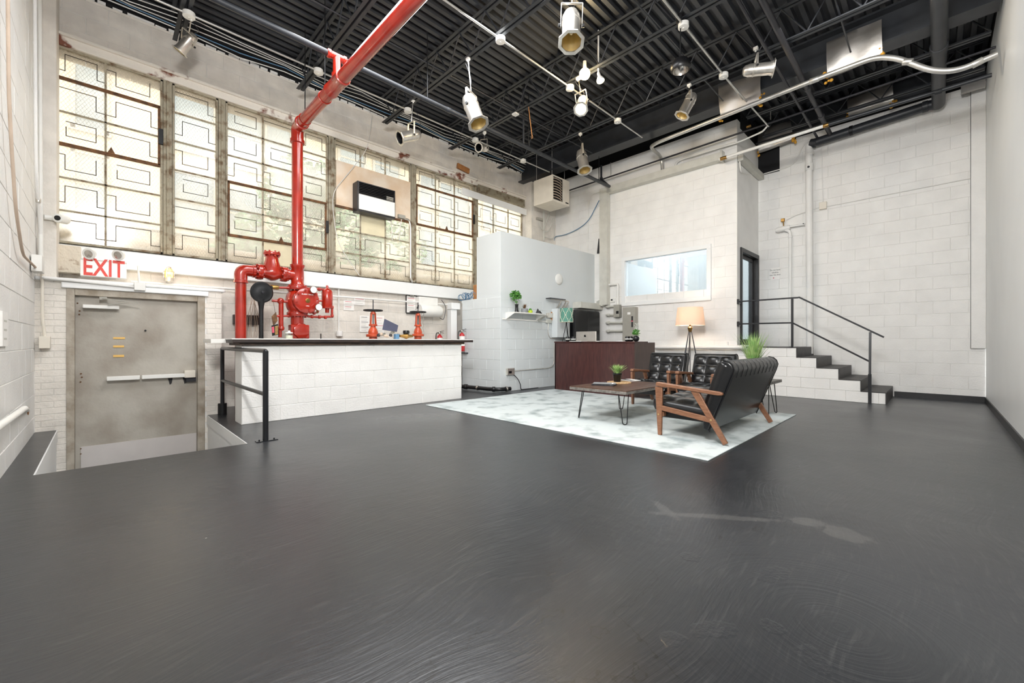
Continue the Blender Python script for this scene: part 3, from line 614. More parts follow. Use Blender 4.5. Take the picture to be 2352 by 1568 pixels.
# ------------------------------------------------------------ partition
PY = 6.34
b = MB(); b.box((5.9, PY, 0), (9.3, 7.12, 3.35))
tag(b.build('wall_partition', 'grey_wall', smooth=0, bevel=.004), 'pale blue grey partition box with the floating shelf on it', None, None, 'structure')
block_wall('wall_partition_base', '-Y', PY-.015, 5.885, 9.3, 0, 1.96, bl=.44, bh=.22, thick=.015, m='grey_wall', mj='grey_wall', label='lower painted block face of the partition beside the reception desk', near=(7, 6))
block_wall('wall_partition_end', '-X', 5.885, PY-.014, 7.62, 0, 1.99, bl=.44, bh=.22, thick=.17, m='grey_wall', mj='grey_wall', label='end face of the partition behind the fire extinguisher', near=(6, 7))
b = MB(); b.box((5.9, 7.12, 1.93), (9.3, 7.66, 1.99)); tag(b.build('wall_partition_ledge', 'grey_wall', smooth=0), 'ledge on the partition carrying the blue cable', None, None, 'structure')
b = MB(); b.box((5.86, PY+.3, 0), (5.885, 7.6, .02)); 
# ------------------------------------------------------------ ceiling conduits along the room
def conduit_run(name, Y, Z, x0, x1, boxes, label):
    t = thing(name, label, 'conduit', ((x0+x1)/2, Y, Z), group='white conduits under the joists')
    c = MB(); c.cyl((x0, Y, Z), (x1, Y, Z), .014, n=10); c.build('pipe', 'conduit', t, world=True)
    for x in boxes:
        c = MB(); c.lathe([(.062, -.03), (.068, -.028), (.068, .03), (.05, .035)], (x, Y, Z-.012), n=18); c.cyl((x, Y, Z-.05), (x, Y, Z+.05), .012, n=8); c.build('junction_box', 'white_plastic', t, world=True)
    return t
conduit_run('ceiling_conduit', 6.8, 5.30, -.5, 8.0, [.80, 2.42, 4.0, 5.6, 7.05], 'white conduit with round boxes nearest the windows')
conduit_run('ceiling_conduit', 4.28, 5.29, -.3, 8.0, [3.98, 5.56, 7.05], 'white conduit with round boxes over the middle, passing the glowing bulb')
conduit_run('ceiling_conduit', 2.37, 5.29, -.3, 8.0, [5.55, 7.05], 'white conduit with round boxes nearest the right wall')
# other services
def pipe(name, pts, r, m, label, cat='pipe', fil=0, n=12, extra=None, group=None, couplings=()):
    P = fillet(pts, fil) if fil else [Vector(p) for p in pts]
    if extra is None and not couplings:
        return tag(MB().tube(P, r, n).build(name, m, world=True), label, cat, group)
    t = thing(name, label, cat, P[0], group=group); MB().tube(P, r, n).build('pipe', m, t, world=True)
    for (a, d, rr, l, mm) in couplings:
        a = Vector(a); d = Vector(d).normalized(); MB().lathe([(rr*.92, -l/2), (rr, -l/2+.005), (rr, l/2-.005), (rr*.92, l/2)], a, d, 14).build('coupling', mm, t, world=True)
    if extra: extra(t)
    return t
pipe('sprinkler_pipe', [(-.5, 5.54, 4.80), (8.75, 5.54, 4.80)], .037, 'black_paint', 'black sprinkler branch pipe crossing the ceiling past the red tee', couplings=[((4.0, 5.54, 4.8), (1, 0, 0), .042, .09, 'black_paint'), ((6.2, 5.54, 4.8), (1, 0, 0), .042, .09, 'black_paint'), ((2.5, 5.54, 4.8), (1, 0, 0), .045, .09, 'black_paint')],
     extra=lambda t: [MB().cyl((x, 5.54, 4.8), (x, 5.54, 5.86), .008, n=6).build('hanger', 'black_iron', t, world=True) for x in (3.6, 5.9, 8.3)])
# silver conduit along the beam
cx = 7.98
pts = [(cx+.9, 4.35, 4.62), (cx+.9, 4.35, 4.95), (cx, 4.2, 5.12), (cx, 1.0, 5.12), (cx, .62, 5.02), (cx, .1, 4.62), (cx, -.18, 4.60), (cx, -.6, 4.78)]
pts = [ax(1522, 400, 9.2), ax(1520, 360, 9.2), ax(1493, 338, 8.6), ax(1510, 327, cx), ax(1900, 172, cx), ax(2012, 131, cx), ax(2060, 133, cx), ax(2140, 163, cx), ax(2200, 163, cx), ax(2291, 124, cx)]
pipe('silver_conduit', pts, .036, 'conduit', 'thick silver conduit bending past the foil sheets to the right wall', 'conduit', .25, couplings=[((cx, 4.1-.9, 0), (0, 1, 0), .001, .01, 'conduit')][:0]+[(ax(1870, 184, cx), (0, 1, .0), .043, .12, 'conduit'), (ax(2085, 142, cx), (0, 1, .45), .043, .10, 'conduit'), (ax(2245, 144, cx), (0, 1, -.3), .043, .10, 'conduit')])
pipe('gas_pipe', [ax(1308, 437, 9.1), ax(2290, 107, 9.1)], .018, 'dark_metal', 'thin dark pipe running high in front of the office wall', couplings=[(ax(1372, 414, 9.1), (0, 1, 0), .028, .08, 'dark_metal'), (ax(1720, 290, 9.1), (0, 1, 0), .026, .08, 'brass')],
     extra=lambda t: [MB().cyl(ax(px, py, 9.1), ax(px, py-30, 9.1), .007, n=6).build('hanger', 'conduit', t, world=True) for px, py in ((1403, 403), (1770, 275))])
pipe('pipe_brace', [(8.75, 5.54, 4.80), ax(1381, 412, 9.1)], .03, 'black_paint', 'end of black branch pipe joining the thin pipe above the office', couplings=[(ax(1381, 412, 9.1), (0, 0, 1), .04, .1, 'black_paint')], extra=lambda t: MB().cyl(ax(1381, 412, 9.1), ax(1381, 380, 9.1), .026, n=8).build('riser', 'black_paint', t, world=True))
px_ = 9.05
pipe('cream_pipe', [ax(1652, 366, px_), ax(1900, 287, px_)], .028, 'white_plastic', 'cream pipe ending in a fitting beside the office header', couplings=[(ax(1662, 363, px_), (0, 1, .0), .036, .12, 'brass'), (ax(1897, 288, px_), (0, 1, 0), .036, .08, 'brass')])
pipe('black_pipe', [ax(1903, 286, px_), ax(2278, 172, px_)], .03, 'black_paint', 'black pipe continuing the cream pipe to the right wall', couplings=[(ax(2155, 211, px_), (0, 1, 0), .04, .08, 'black_paint')])
# second pair of conduits at the office corner
pipe('white_conduit', [ax(1575, 363, 9.2), ax(1700, 325, 9.2), ax(1752, 302, 9.2), ax(1762, 290, 9.2)], .016, 'white_plastic', 'slim white conduit turning up at the office corner', 'conduit', .1)
pipe('white_conduit', [ax(1552, 392, 9.25), ax(1552, 372, 9.25), ax(1600, 352, 9.25), ax(1688, 328, 9.25)], .022, 'white_plastic', 'white conduit bending down into the office header', 'conduit', .12)
pipe('white_conduit', [ax(1765, 290, 9.2), (7.1, 2.37, 5.29)], .014, 'conduit', 'slanting white conduit dropping from the ceiling to the office corner', 'conduit')
# drain pipe, black then white
dx = 10.62
pipe('drain_pipe', [(6.9, -.03, 5.30), (dx, -.03, 5.26), ax(2140, 240, dx), ax(1870, 328, dx)], .085, 'black_paint', 'big black drain pipe running overhead and along the wall top', fil=.12, n=18,
     couplings=[((8.6, -.03, 5.29), (1, 0, 0), .1, .14, 'black_paint'), (ax(1955, 300, dx), (0, 1, 0), .095, .06, 'black_iron'), (ax(2125, 245, dx), (0, 1, -.0), .098, .08, 'black_paint')])
pipe('drain_pipe', [ax(1868, 329, dx), ax(1858, 331, dx), ax(1858, 350, dx), ax(1860, 812, dx)], .062, 'white', 'tall white drain pipe standing on the steps against the wall', fil=.06, n=18,
     couplings=[(ax(1859, 350, dx), (0, 0, 1), .075, .1, 'white'), (ax(1859, 384, dx), (0, 0, 1), .078, .14, 'white'), (ax(1868, 329, dx+.0), (0, 1, .3), .088, .12, 'black_paint')],
     extra=lambda t: MB().cyl(ax(1857, 383, dx-.075), ax(1857, 383, dx-.085), .022, n=12).build('cleanout', 'black_iron', t, world=True))
# overhead black pipes at the upper right
for (a, bb, r, nm) in ((az(1751, 0, 5.28), None, .04, 'thick'), (az(1695, 0, 5.28), None, .022, 'thin')):
    Y = a.y; pipe('black_pipe', [(5.4, Y, a.z), (10.55, Y, a.z-.02)], r, 'dark_metal', nm+' dark overhead pipe slanting towards the back steps', couplings=[((8.4, Y, a.z), (1, 0, 0), r*1.35, .1, 'dark_metal'), ((9.6, Y, a.z-.01), (1, 0, 0), r*1.35, .1, 'dark_metal')])
# foil sheets
def sheet(X, pts, label, top=.0):
    t = thing('foil_sheet', label, 'foil', ax(*pts[3], X), group=None)
    tl, tr, br, bl = [ax(p[0], p[1], X) for p in pts]; n = 10; m = 8; vs = []; fs = []
    for j in range(m+1):
        for i in range(n+1):
            u, v = i/n, j/m; p = (tl*(1-u)+tr*u)*(1-v)+(bl*(1-u)+br*u)*v
            vs.append(p+Vector((-.03*math.sin(v*PI)-.02*math.sin(3*v+u*2)+.008*math.sin(9*u+5*v), 0, 0)))
    k = len(vs); vs += [v+Vector((.012, 0, 0)) for v in vs]
    for j in range(m):
        for i in range(n):
            a = j*(n+1)+i; fs += [(a, a+n+1, a+n+2, a+1), (k+a, k+a+1, k+a+n+2, k+a+n+1)]
    for i in range(n): fs += [(i, i+1, k+i+1, k+i), (m*(n+1)+i+1, m*(n+1)+i, k+m*(n+1)+i, k+m*(n+1)+i+1)]
    for j in range(m): a = j*(n+1); fs += [(a+n+1, a, k+a, k+a+n+1), (a+n, a+2*n+1, k+a+2*n+1, k+a+n)]
    MB().add(vs, fs).build('facing', 'foilsheet', t, world=True, smooth=80)
    rr = random.Random(len(label)); b = MB()
    for e, c in ((bl, 8), (br, 8)):
        for i in range(c): b.sphere(e+Vector((rr.uniform(0, .06), rr.uniform(-.05, .05), rr.uniform(-.06, .14))), rr.uniform(.015, .035), 6, 4)
    tag(b.build('insulation', 'fibre', t, world=True), kind='stuff')
sheet(8.06, [(1898, 98), (2025, 45), (2027, 127), (1901, 180)], 'large crumpled foil sheet hanging on the beam, nearest the right wall')
sheet(8.06, [(1650, 198), (1748, 170), (1747, 232), (1656, 270)], 'crumpled foil sheet on the beam behind the lit can light')
sheet(10.45, [(1945, 228), (2050, 191), (2053, 236), (1949, 266)], 'small foil sheet at the wall top above the black drain pipe')
sheet(10.6, [(1742, 298), (1817, 277), (1822, 322), (1743, 352)], 'small foil sheet in the dark corner above the office door')
b = MB(); p = ax(1738, 292, 10.78); q = ax(1790, 392, 10.78); b.box((10.77, q.y, q.z), (10.8, 2.87, p.z)); p = ax(1742, 292, 10.78); q = ax(1828, 322, 10.78); b.box((10.77, q.y, ax(1828, 322, 10.78).z), (10.8, 2.87, 5.5))  # flat black panel paints in the darkness of a recess
tag(b.build('trim_10', 'black_void', smooth=0), 'black panel in place of the dark recess high in the corner above the doorway', None, None, 'structure')
b = MB(); b.box((10.48, -.58, 5.3), (10.55, -.3, 5.42)); tag(b.build('foil_offcut', 'foilsheet', world=True), 'pale scrap of foil facing on the beam by the right wall', 'foil')
# office corner bracket beam
c = MB(); c.box((9.31, 2.75, 4.75), (10.78, 2.86, 4.87)); tag(c.build('steel_channel', 'trough', world=True, bevel=.004), 'pale steel channel along the office side wall high up', 'channel')
# cable tray header and column on the office wall
t = thing('wire_trough', 'pale grey wireway running down the office wall and along its top', 'wireway', (9.2, 5.98, 2.3))
c = MB(); c.box((9.13, 5.86, 1.98), (9.29, 6.08, 4.98)); c.build('column', 'trough', t, world=True, bevel=.004)
c = MB(); c.box((9.13, 3.12, 4.82), (9.29, 5.86, 4.98)); c.build('header', 'trough', t, world=True, bevel=.004)
c = MB(); c.box((9.12, 3.10, 4.79), (9.3, 3.14, 5.01)); c.build('end_cap', 'trough', t, world=True)
c = MB(); p = Vector((9.21, 5.97, 2.05)); q = ay(1378, 700, 6.2); c.beam(p, q, .2, .18); c.build('sloping_duct', 'trough', t, world=True, bevel=.004)
c = MB(); p = ay(1325, 693, 6.2); q = ay(1377, 712, 6.2); c.box((p.x, 6.08, q.z-.0), (q.x, 6.325, p.z)); c.build('duct_box', 'trough', t, world=True, bevel=.004)
# black double cabinet
p = ay(1320, 711, 6.05); q = ay(1392, 716, 6.05); q.x = min(q.x, 9.11)
t = thing('electrical_cabinet', 'tall black double door cabinet behind the reception desk', 'cabinet', ((p.x+q.x)/2, 6.2, .1))
c = MB(); c.box((p.x, 6.07, .12), (q.x, 6.32, p.z)); c.build('body', 'black_plastic', t, world=True, bevel=.004)
xm = p.x+(q.x-p.x)*.5
for a, d in ((p.x+.01, xm-.006), (xm+.006, q.x-.01)):
    c = MB(); c.box((a, 6.05, .14), (d, 6.07, p.z-.02)); c.build('door', 'black_plastic', t, world=True, bevel=.003)
# outlet hoses and boxes on the partition
t = thing('hose_cluster', 'cluster of silver flexible conduits arching over a metal box on the partition', 'conduit', ay(1292, 720, 6.2))
for k, (a, m_, bb) in enumerate((((1266, 686), (1290, 688), (1279, 708)), ((1268, 687), (1302, 690), (1289, 710)), ((1280, 688), (1308, 692), (1294, 710)))):
    A, B_, D = ay(*a, 6.25), ay(*m_, 6.2), ay(*bb, 6.22); MB().tube(fillet([A, B_, B_*.4+D*.6+Vector((.02, 0, 0)), D], .2, 6), .017, 8).build('hose', 'alu', t, world=True)
c = MB(); c.box(ay(1265, 685, 6.15), ay(1288, 688, 6.3)); c.build('bracket', 'dark_metal', t, world=True)
c = MB(); a = ay(1280, 708, 6.15); bb = ay(1296, 775, 6.32); c.box(a, bb); c.build('meter_box', 'grey_wall', t, world=True, bevel=.005)
t = thing('wall_socket', 'steel twin socket on the partition joined to an orange patch', 'socket', ay(1261, 724, 6.3))
c = MB(); c.box(ay(1258, 718, 6.27), ay(1267, 730, 6.325)); c.build('body', 'alu', t, world=True, bevel=.003)
c = MB(); c.box(ay(1267, 716, 6.3), ay(1273, 736, 6.325)); c.build('backboard', 'tan', t, world=True)
c = MB(); c.box(ay(1256, 733, 6.28), ay(1264, 742, 6.325)); c.build('switch', 'trough', t, world=True, bevel=.003)
pipe('steel_conduit', [ay(1260, 742, 6.3), ay(1258, 762, 6.3), ay(1262, 776, 6.3), ay(1275, 777, 6.3)], .007, 'alu', 'thin bent steel conduit dropping behind the reception desk', 'conduit', .08)
pipe('steel_conduit', [ay(1228, 721, 6.3), ay(1258, 724, 6.3)], .008, 'alu', 'short steel conduit between the floating shelf and twin socket', 'conduit')
t = thing('wall_socket', 'low steel wall socket on the partition near the floor', 'socket', ay(1172, 854, 6.3))
c = MB(); c.box(ay(1166, 846, 6.27), ay(1178, 860, 6.325)); c.build('body', 'alu', t, world=True, bevel=.004)
c = MB(); c.box(ay(1169, 852, 6.262), ay(1175, 857, 6.27)); c.build('plug', 'black_plastic', t, world=True, bevel=.002)
pipe('steel_conduit', [ay(1178, 852, 6.3), ay(1262, 845, 6.3), ay(1272, 838, 6.3), ay(1273, 790, 6.3)], .009, 'alu', 'steel conduit from the low socket to the reception desk', 'conduit', .12)
pipe('black_cable', [ay(1178, 858, 6.3), ay(1190, 870, 6.28), ay(1196, 884, 6.27), az(1200, 895, .012)+Vector((0, .05, 0)), (7.0, 6.28, .012)], .008, 'black_plastic', 'black cable trailing from the low socket to the floor', 'cable', .06)
c = MB(); c.lathe([(.13, 0), (.13, .02), (.115, .035), (.05, .042), (0, .043)], (7.8, PY, 2.54), (0, -1, 0), 32); tag(c.build('wall_disc', 'white_plastic', world=True), 'round white disc speaker on the partition', 'speaker')
# floating shelf
p = ay(1160, 713, 5.98); q = ay(1232, 713, 5.98)
t = thing('floating_shelf', 'white floating shelf with sloping skirt holding small plants', 'shelf', (6.45, 6.2, 1.55))
X0, X1, ZS = 6.02, 6.98, 1.66
c = MB(); c.box((X0, 6.05, ZS-.02), (X1, 6.325, ZS)); c.build('board', 'laminate', t, world=True, bevel=.003)
for xx in (X0, X1-.02): MB().prism([(xx, 6.05, ZS-.02), (xx, 6.32, ZS-.02), (xx, 6.32, ZS-.15)], (.02, 0, 0)).build('bracket', 'laminate', t, world=True)
c = MB(); c.beam((X0-.1, 6.31, ZS-.135), (X1+.35, 6.31, ZS-.15), .012, .03); c.build('rail', 'laminate', t, world=True)
c = MB(); c.beam((X1-.04, 6.2, ZS-.13), (X1+.24, 6.28, ZS-.02), .05, .04); c.build('arm', 'grey_metal', t, world=True, bevel=.004)
sc = Vector((6.2, 6.17, ZS))
def leaves(mb, c, R, n, seed, s=.02, up=.5, flat=.5):
    rr = random.Random(seed)
    for i in range(n):
        v = Vector((rr.gauss(0, 1), rr.gauss(0, 1), rr.gauss(0, 1)+up)).normalized()*R*rr.uniform(.3, 1)
        x, y = frame_of(Vector((rr.gauss(0, 1), rr.gauss(0, 1), rr.gauss(0, 1)))); p = Vector(c)+v; ss = s*rr.uniform(.7, 1.3)
        mb.add([p-x*ss, p-y*ss*flat+Vector((0, 0, .003)), p+x*ss, p+y*ss*flat], [(0, 1, 2, 3)])
def blades(mb, c, n, h, spread, seed, w=.006, r0=.02, droop=.3):
    rr = random.Random(seed); c = Vector(c)
    for i in range(n):
        a = rr.uniform(0, 2*PI); k = rr.uniform(.1, 1); d = Vector((math.cos(a), math.sin(a), 0)); s = Vector((-d.y, d.x, 0)); hh = h*rr.uniform(.6, 1); b0 = c+d*r0*k*rr.random(); pr = []
        for j in range(5):
            u = j/4; p = b0+d*spread*k*u**1.7+Vector((0, 0, hh*(u-droop*k*u*u*.5))); ww = w*(1-u)**.6*(.6+.8*min(1, u*3)); pr += [p-s*ww+d*.001, p+s*ww]
        fs = [(2*j, 2*j+1, 2*j+3, 2*j+2) for j in range(4)]; mb.add(pr, fs)
t = thing('vase_plant', 'green sprig in a tall black vase on the floating shelf', 'plant', sc, group=None)
c = MB(); c.lathe([(.0, 0), (.045, 0), (.05, .01), (.035, .05), (.032, .15), (.045, .17), (.038, .168), (.03, .1)], sc, n=16); c.build('vase', 'black_plastic', t, world=True)
c = MB(); c.tube([sc+Vector((0, 0, .1)), sc+Vector((-.01, 0, .25)), sc+Vector((-.03, 0, .34))], .006, 6); c.build('stem', 'leaf', t, world=True)
c = MB(); leaves(c, sc+Vector((-.03, 0, .33)), .13, 420, 4, .022); tag(c.build('foliage', 'leaf', t, world=True, smooth=0), kind='stuff')
s2 = Vector((6.42, 6.15, ZS)); t = thing('succulent', 'reddish succulent in a round grey pot on the floating shelf', 'plant', s2)
c = MB(); c.lathe([(0, 0), (.06, 0), (.075, .03), (.072, .09), (.062, .09), (.06, .07), (0, .07)], s2, n=18); c.build('pot', 'concrete_grey', t, world=True)
c = MB(); blades(c, s2+Vector((0, 0, .07)), 60, .14, .09, 9, .006); c.build('leaves', 'leaf_red', t, world=True, smooth=0)
s3 = Vector((6.6, 6.15, ZS)); t = thing('cactus', 'small green plant in a lime green pot on the floating shelf', 'plant', s3)
c = MB(); c.lathe([(0, 0), (.035, 0), (.052, .03), (.048, .06), (.04, .062), (0, .055)], s3, n=16); c.build('pot', 'lime', t, world=True)
c = MB(); c.sphere(s3+Vector((0, 0, .075)), .033, 10, 6); c.build('cactus_body', 'leaf', t, world=True)
s4 = Vector((6.84, 6.15, ZS)); t = thing('paper_ornament', 'pair of black pyramid ornaments at the right of the floating shelf', 'ornament', s4)
c = MB(); c.lathe([(.07, 0), (.06, .03), (.012, .11), (0, .115)], s4, n=4); c.build('pyramid', 'black_plastic', t, world=True, smooth=0); c = MB(); c.lathe([(.06, 0), (0, .08)], s4+Vector((.09, .02, 0)), n=4, phase=.6); c.build('pyramid', 'black_plastic', t, world=True, smooth=0)
# ------------------------------------------------------------ electrics on the office wall
t = thing('breaker_panel', 'tall grey breaker panel with labels beside the office window', 'panel', ax(1448, 778, 9.2))
c = MB(); a = ax(1431, 706, 9.15); bb = ax(1459, 800, 9.15); c.box((9.12, bb.y, .75), (9.29, a.y, a.z)); c.build('body', 'grey_metal', t, world=True, bevel=.006)
c = MB(); c.box((9.11, bb.y+.02, .78), (9.12, a.y-.02, a.z-.03)); c.build('door', 'grey_metal', t, world=True, bevel=.004)
for (xa, ya, xb, yb, mm) in ((1441, 717, 1448, 722, 'paper'), (1450, 726, 1454, 736, 'ink'), (1449, 736, 1454, 738, 'redink'), (1450, 739, 1454, 751, 'ink')):
    c = MB(); c.box(ax(xa, ya, 9.108), ax(xb, yb, 9.111)); c.build('sticker', mm, t, world=True)
t = thing('switch_box', 'small grey switch box fed by a white conduit', 'switch', ax(1419, 728, 9.2))
c = MB(); a = ax(1411, 700, 9.2); bb = ax(1424, 728, 9.2); c.box((9.16, bb.y, bb.z), (9.29, a.y, a.z)); c.build('body', 'grey_metal', t, world=True, bevel=.005)
c = MB(); c.box(ax(1415, 714, 9.155), ax(1421, 720, 9.16)); c.build('display', 'black_plastic', t, world=True)
c = MB(); c.tube(fillet([ax(1399, 654, 9.24), ax(1419, 652, 9.24), ax(1419, 700, 9.24)], .03), .028, 10); c.build('conduit', 'white_plastic', t, world=True)
t = thing('thermostat', 'small white thermostat on the wall left of the office window', 'thermostat', ax(1407, 689, 9.29))
c = MB(); a, bb = ax(1401, 685, 9.28), ax(1413, 693, 9.28); c.box((9.27, bb.y, bb.z), (9.3, a.y, a.z)); c.build('body', 'white_plastic', t, world=True, bevel=.004)
c = MB(); a, bb = ax(1403, 687, 9.268), ax(1407, 690, 9.268); c.box((9.266, bb.y, bb.z), (9.271, a.y, a.z)); c.build('display', 'black_plastic', t, world=True)
for k, y in enumerate((704, 723, 741, 760)):
    pipe('short_conduit', [ax(1392, y, 9.22), ax(1412 if k < 2 else 1432, y-.5, 9.22)], .024, 'trough', ('topmost', 'second', 'third', 'lowest')[k]+' short grey conduit between black cabinet and breaker panel', 'conduit', couplings=[(ax(1397, y, 9.22), (0, 1, 0), .038, .07, 'trough')])
# pipe along the base of the office wall
pipe('heating_pipe', [ax(1503, 797, 9.18), ax(1712, 797, 9.18)], .04, 'white', 'cream heating pipe running along the office wall above the chairs', n=14, couplings=[(ax(1706, 797, 9.18), (0, 1, 0), .05, .07, 'white')],
     extra=lambda t: [MB().cyl(ax(1671, 797, 9.18), ax(1671, 785, 9.18), .018, n=8).build('valve_stub', 'white', t, world=True)]+[MB().cyl(ax(p, 797, 9.18), Vector((9.31, ax(p, 797, 9.18).y, ax(p, 797, 9.18).z)), .015, n=8).build('wall_bracket', 'white', t, world=True) for p in (1530, 1690)])
# office window
t = thing('window_7', 'inside office window with thick white frame and clear glass', None, (9.28, 4.44, 2.0), kind='structure')
y0, y1, z0, z1 = 3.43, 5.46, 1.99, 3.08
for nm, r in (('frame', (y0-.06, y1+.06, z1-.03, z1+.06)), ('frame', (y0-.06, y1+.06, z0-.06, z0+.03)), ('frame', (y0-.06, y0+.03, z0+.03, z1-.03)), ('frame', (y1-.03, y1+.06, z0+.03, z1-.03))):
    c = MB(); c.box((9.26, r[0], r[2]), (9.4, r[1], r[3])); c.build(nm, 'white_smooth', t, world=True, bevel=.005)
c = MB(); c.box((9.345, y0+.03, z0+.03), (9.351, y1-.03, z1-.03)); c.build('pane', 'glass', t, world=True, smooth=0)
light('office_fill', 'AREA', (10.2, 4.8, 4.0), (10.2, 4.8, 0), 42, (.93, .97, 1), 1.2, 2.5)  # added lamp, brightens the inner room behind the office pane
# office doorway: black frame, glazed door
t = thing('door_2', 'black framed glazed office door at the top of the steps', None, (10.1, 2.9, .95), kind='structure')
for r in ((9.50, 9.58, .95, 3.02), (10.66, 10.74, .95, 3.02), (9.58, 10.66, 2.93, 3.02)):
    c = MB(); c.box((r[0], 2.84, r[2]), (r[1], 3.04, r[3])); c.build('door_frame', 'black_base', t, world=True, bevel=.004)
c = MB(); c.box((9.58, 2.9, .97), (10.66, 2.905, 2.93)); 
c = MB(); R = Matrix.Rotation(0, 3, 'Z')
for r in ((9.58, 9.64, .97, 2.93), (10.56, 10.66, .97, 2.93), (9.64, 10.56, .97, 1.1), (9.64, 10.56, 2.85, 2.93)): c.box((r[0], 2.93, r[2]), (r[1], 2.97, r[3]))
c.build('door_leaf', 'black_base', t, world=True, bevel=.003)
c = MB(); c.box((9.64, 2.948, 1.1), (10.56, 2.953, 2.85)); c.build('pane', 'glass', t, world=True, smooth=0)
# small white water pipe with bell fitting on the wall of the steps
wx = 10.72
pipe('water_pipe', [ax(1815, 690, wx), ax(1815, 531, wx), ax(1800, 527, wx), ax(1792, 527, wx)], .03, 'white', 'white water pipe rising behind the stair rail', fil=.06, couplings=[(ax(1815, 543, wx), (0, 0, 1), .038, .06, 'white')],
     extra=lambda t: [MB().lathe([(0, 0), (.04, .01), (.058, .04), (.058, .24), (.045, .28)], ax(1781, 530, wx), (0, -1, .12), 14).build('tank', 'white', t, world=True), MB().cyl(ax(1808, 521, wx), ax(1848, 515, wx), .022, n=10).build('side_arm', 'white', t, world=True), MB().cyl(ax(1845, 513.5, wx-.022), ax(1845, 513.5, wx-.03), .012, n=8).build('hole', 'black_iron', t, world=True),
                MB().box(ax(1793, 502, wx-.04), ax(1803, 509, wx)).build('actuator', 'brass', t, world=True, bevel=.01), MB().cyl(ax(1799, 509, wx), ax(1800, 520, wx), .012, n=8).build('valve_stem', 'brass', t, world=True)])
pipe('water_pipe', [(wx, ax(1815, 690, wx).y, ax(1815, 690, wx).z), (wx, ax(1815, 690, wx).y, .95)], .03, 'white', 'lower length of white water pipe standing on the landing')
t = thing('cable_box', 'small beige junction box with cables on the wall above the steps', 'box', ax(1890, 480, 10.77))
c = MB(); a, bb = ax(1882, 466, 10.76), ax(1899, 479, 10.76); c.box((10.72, bb.y, bb.z), (10.8, a.y, a.z)); c.build('body', 'beige_metal', t, world=True, bevel=.005)
for q, r in (([ax(1899, 474, 10.78), ax(2265, 402, 10.78)], .009), ([ax(1882, 476, 10.78), ax(1862, 482, 10.78), ax(1828, 494, 10.78), ax(1806, 505, 10.78)], .009), ([ax(1890, 466, 10.78), ax(1887, 340, 10.78)], .008)):
    MB().tube(q, r, 6).build('cable', 'white', t, world=True)
pipe('wall_cable', [ax(1852, 325, 10.77), ax(1838, 345, 10.77), ax(1834, 362, 10.77), ax(1815, 382, 10.77), ax(1738, 404, 10.77), (9.4, 2.83, 4.55), (9.32, 2.83, 4.9)], .012, 'white_plastic', 'white cable looping under the black corner panel', 'cable', .1)
t = thing('paper_notice', 'small handwritten paper notice on the wall above the landing', 'notice', ax(1780, 640, 10.79))
c = MB(); a, bb = ax(1770, 616, 10.79), ax(1791, 641, 10.79); c.box((10.785, bb.y, bb.z), (10.79, a.y, a.z)); c.build('sheet', 'paper', t, world=True)
for i, s in enumerate(('Do not leave', 'valuables', 'near the door')): text('lettering', s, .045, (10.784, (a.y+bb.y)/2, a.z-.05-.055*i), RX, 'ink', t, .0004, sx=.85)
c = MB(); c.lathe([(.012, 0), (0, .001)], (10.784, a.y-.06, bb.z+.04), (-1, 0, 0), 10); c.build('red_dot', 'redink', t, world=True)

# ------------------------------------------------------------ heater
hz0, hz1 = 4.57, 5.22
t = thing('unit_heater', 'beige box unit heater hanging in the corner by the last window', 'heater', (8.34, 7.03, hz0))
c = MB(); c.box((8.0, 6.74, hz0), (8.68, 7.34, hz1)); c.build('casing', 'beige_metal', t, world=True, bevel=.012)
c = MB(); c.box((8.03, 6.722, hz0+.05), (8.43, 6.742, hz1-.03)); c.build('opening', 'black_iron', t, world=True)
for i in range(8):
    z = hz0+.1+i*.067; c = MB(); c.tube([(8.05, 6.72, z+.01), (8.15, 6.70, z+.012), (8.30, 6.70, z), (8.38, 6.72, z-.03)], .010, 6); o = c.build('louvre', 'burlap', t, world=True)
for r in ((8.0, 8.035, hz0, hz1), (8.42, 8.68, hz0, hz1), (8.03, 8.42, hz0, hz0+.05), (8.03, 8.42, hz1-.03, hz1)):
    c = MB(); c.box((r[0], 6.70, r[2]), (r[1], 6.742, r[3])); c.build('front_panel', 'beige_metal', t, world=True, bevel=.004)
c = MB(); c.box((8.52, 6.696, hz0+.045), (8.64, 6.70, hz0+.075)); c.build('nameplate', 'black_iron', t, world=True)
for x, y in ((8.05, 7.28), (8.1, 6.8), (8.6, 6.8), (8.6, 7.28)):
    c = MB(); c.cyl((x, y, hz1), (x, y, 5.93), .008, n=6); c.build('hanger_rod', 'conduit', t, world=True)
t = thing('corner_conduit', 'grey conduit post with hoses and small box under the unit heater', 'conduit', ay(1249, 550, 7.6))
c = MB(); c.cyl(ay(1249, 485, 7.6), ay(1249, 553, 7.6), .022, n=8); c.build('post', 'trough', t, world=True)
c = MB(); c.box(ay(1235, 498, 7.6), ay(1245, 509, 7.67)); c.build('junction_box', 'grey_metal', t, world=True, bevel=.005)
for q in ([(1238, 509), (1241, 521), (1249, 529)], [(1262, 488), (1257, 505), (1250, 525)], [(1270, 500), (1265, 523), (1258, 533), (1250, 532)], [(1250, 543), (1266, 549), (1273, 545), (1273, 500)]):
    MB().tube(fillet([ay(*p, 7.58) for p in q], .15, 4), .011, 6).build('hose', 'trough', t, world=True)
pipe('blue_cable', [ax(1273, 557, 9.25), ax(1274, 543, 9.25), ax(1296, 540, 9.25), ax(1325, 528, 9.25), ax(1352, 508, 9.25), ax(1376, 460, 9.25)], .01, 'bluecable', 'slack pale blue cable strung across the wall above the partition', 'cable', .2)
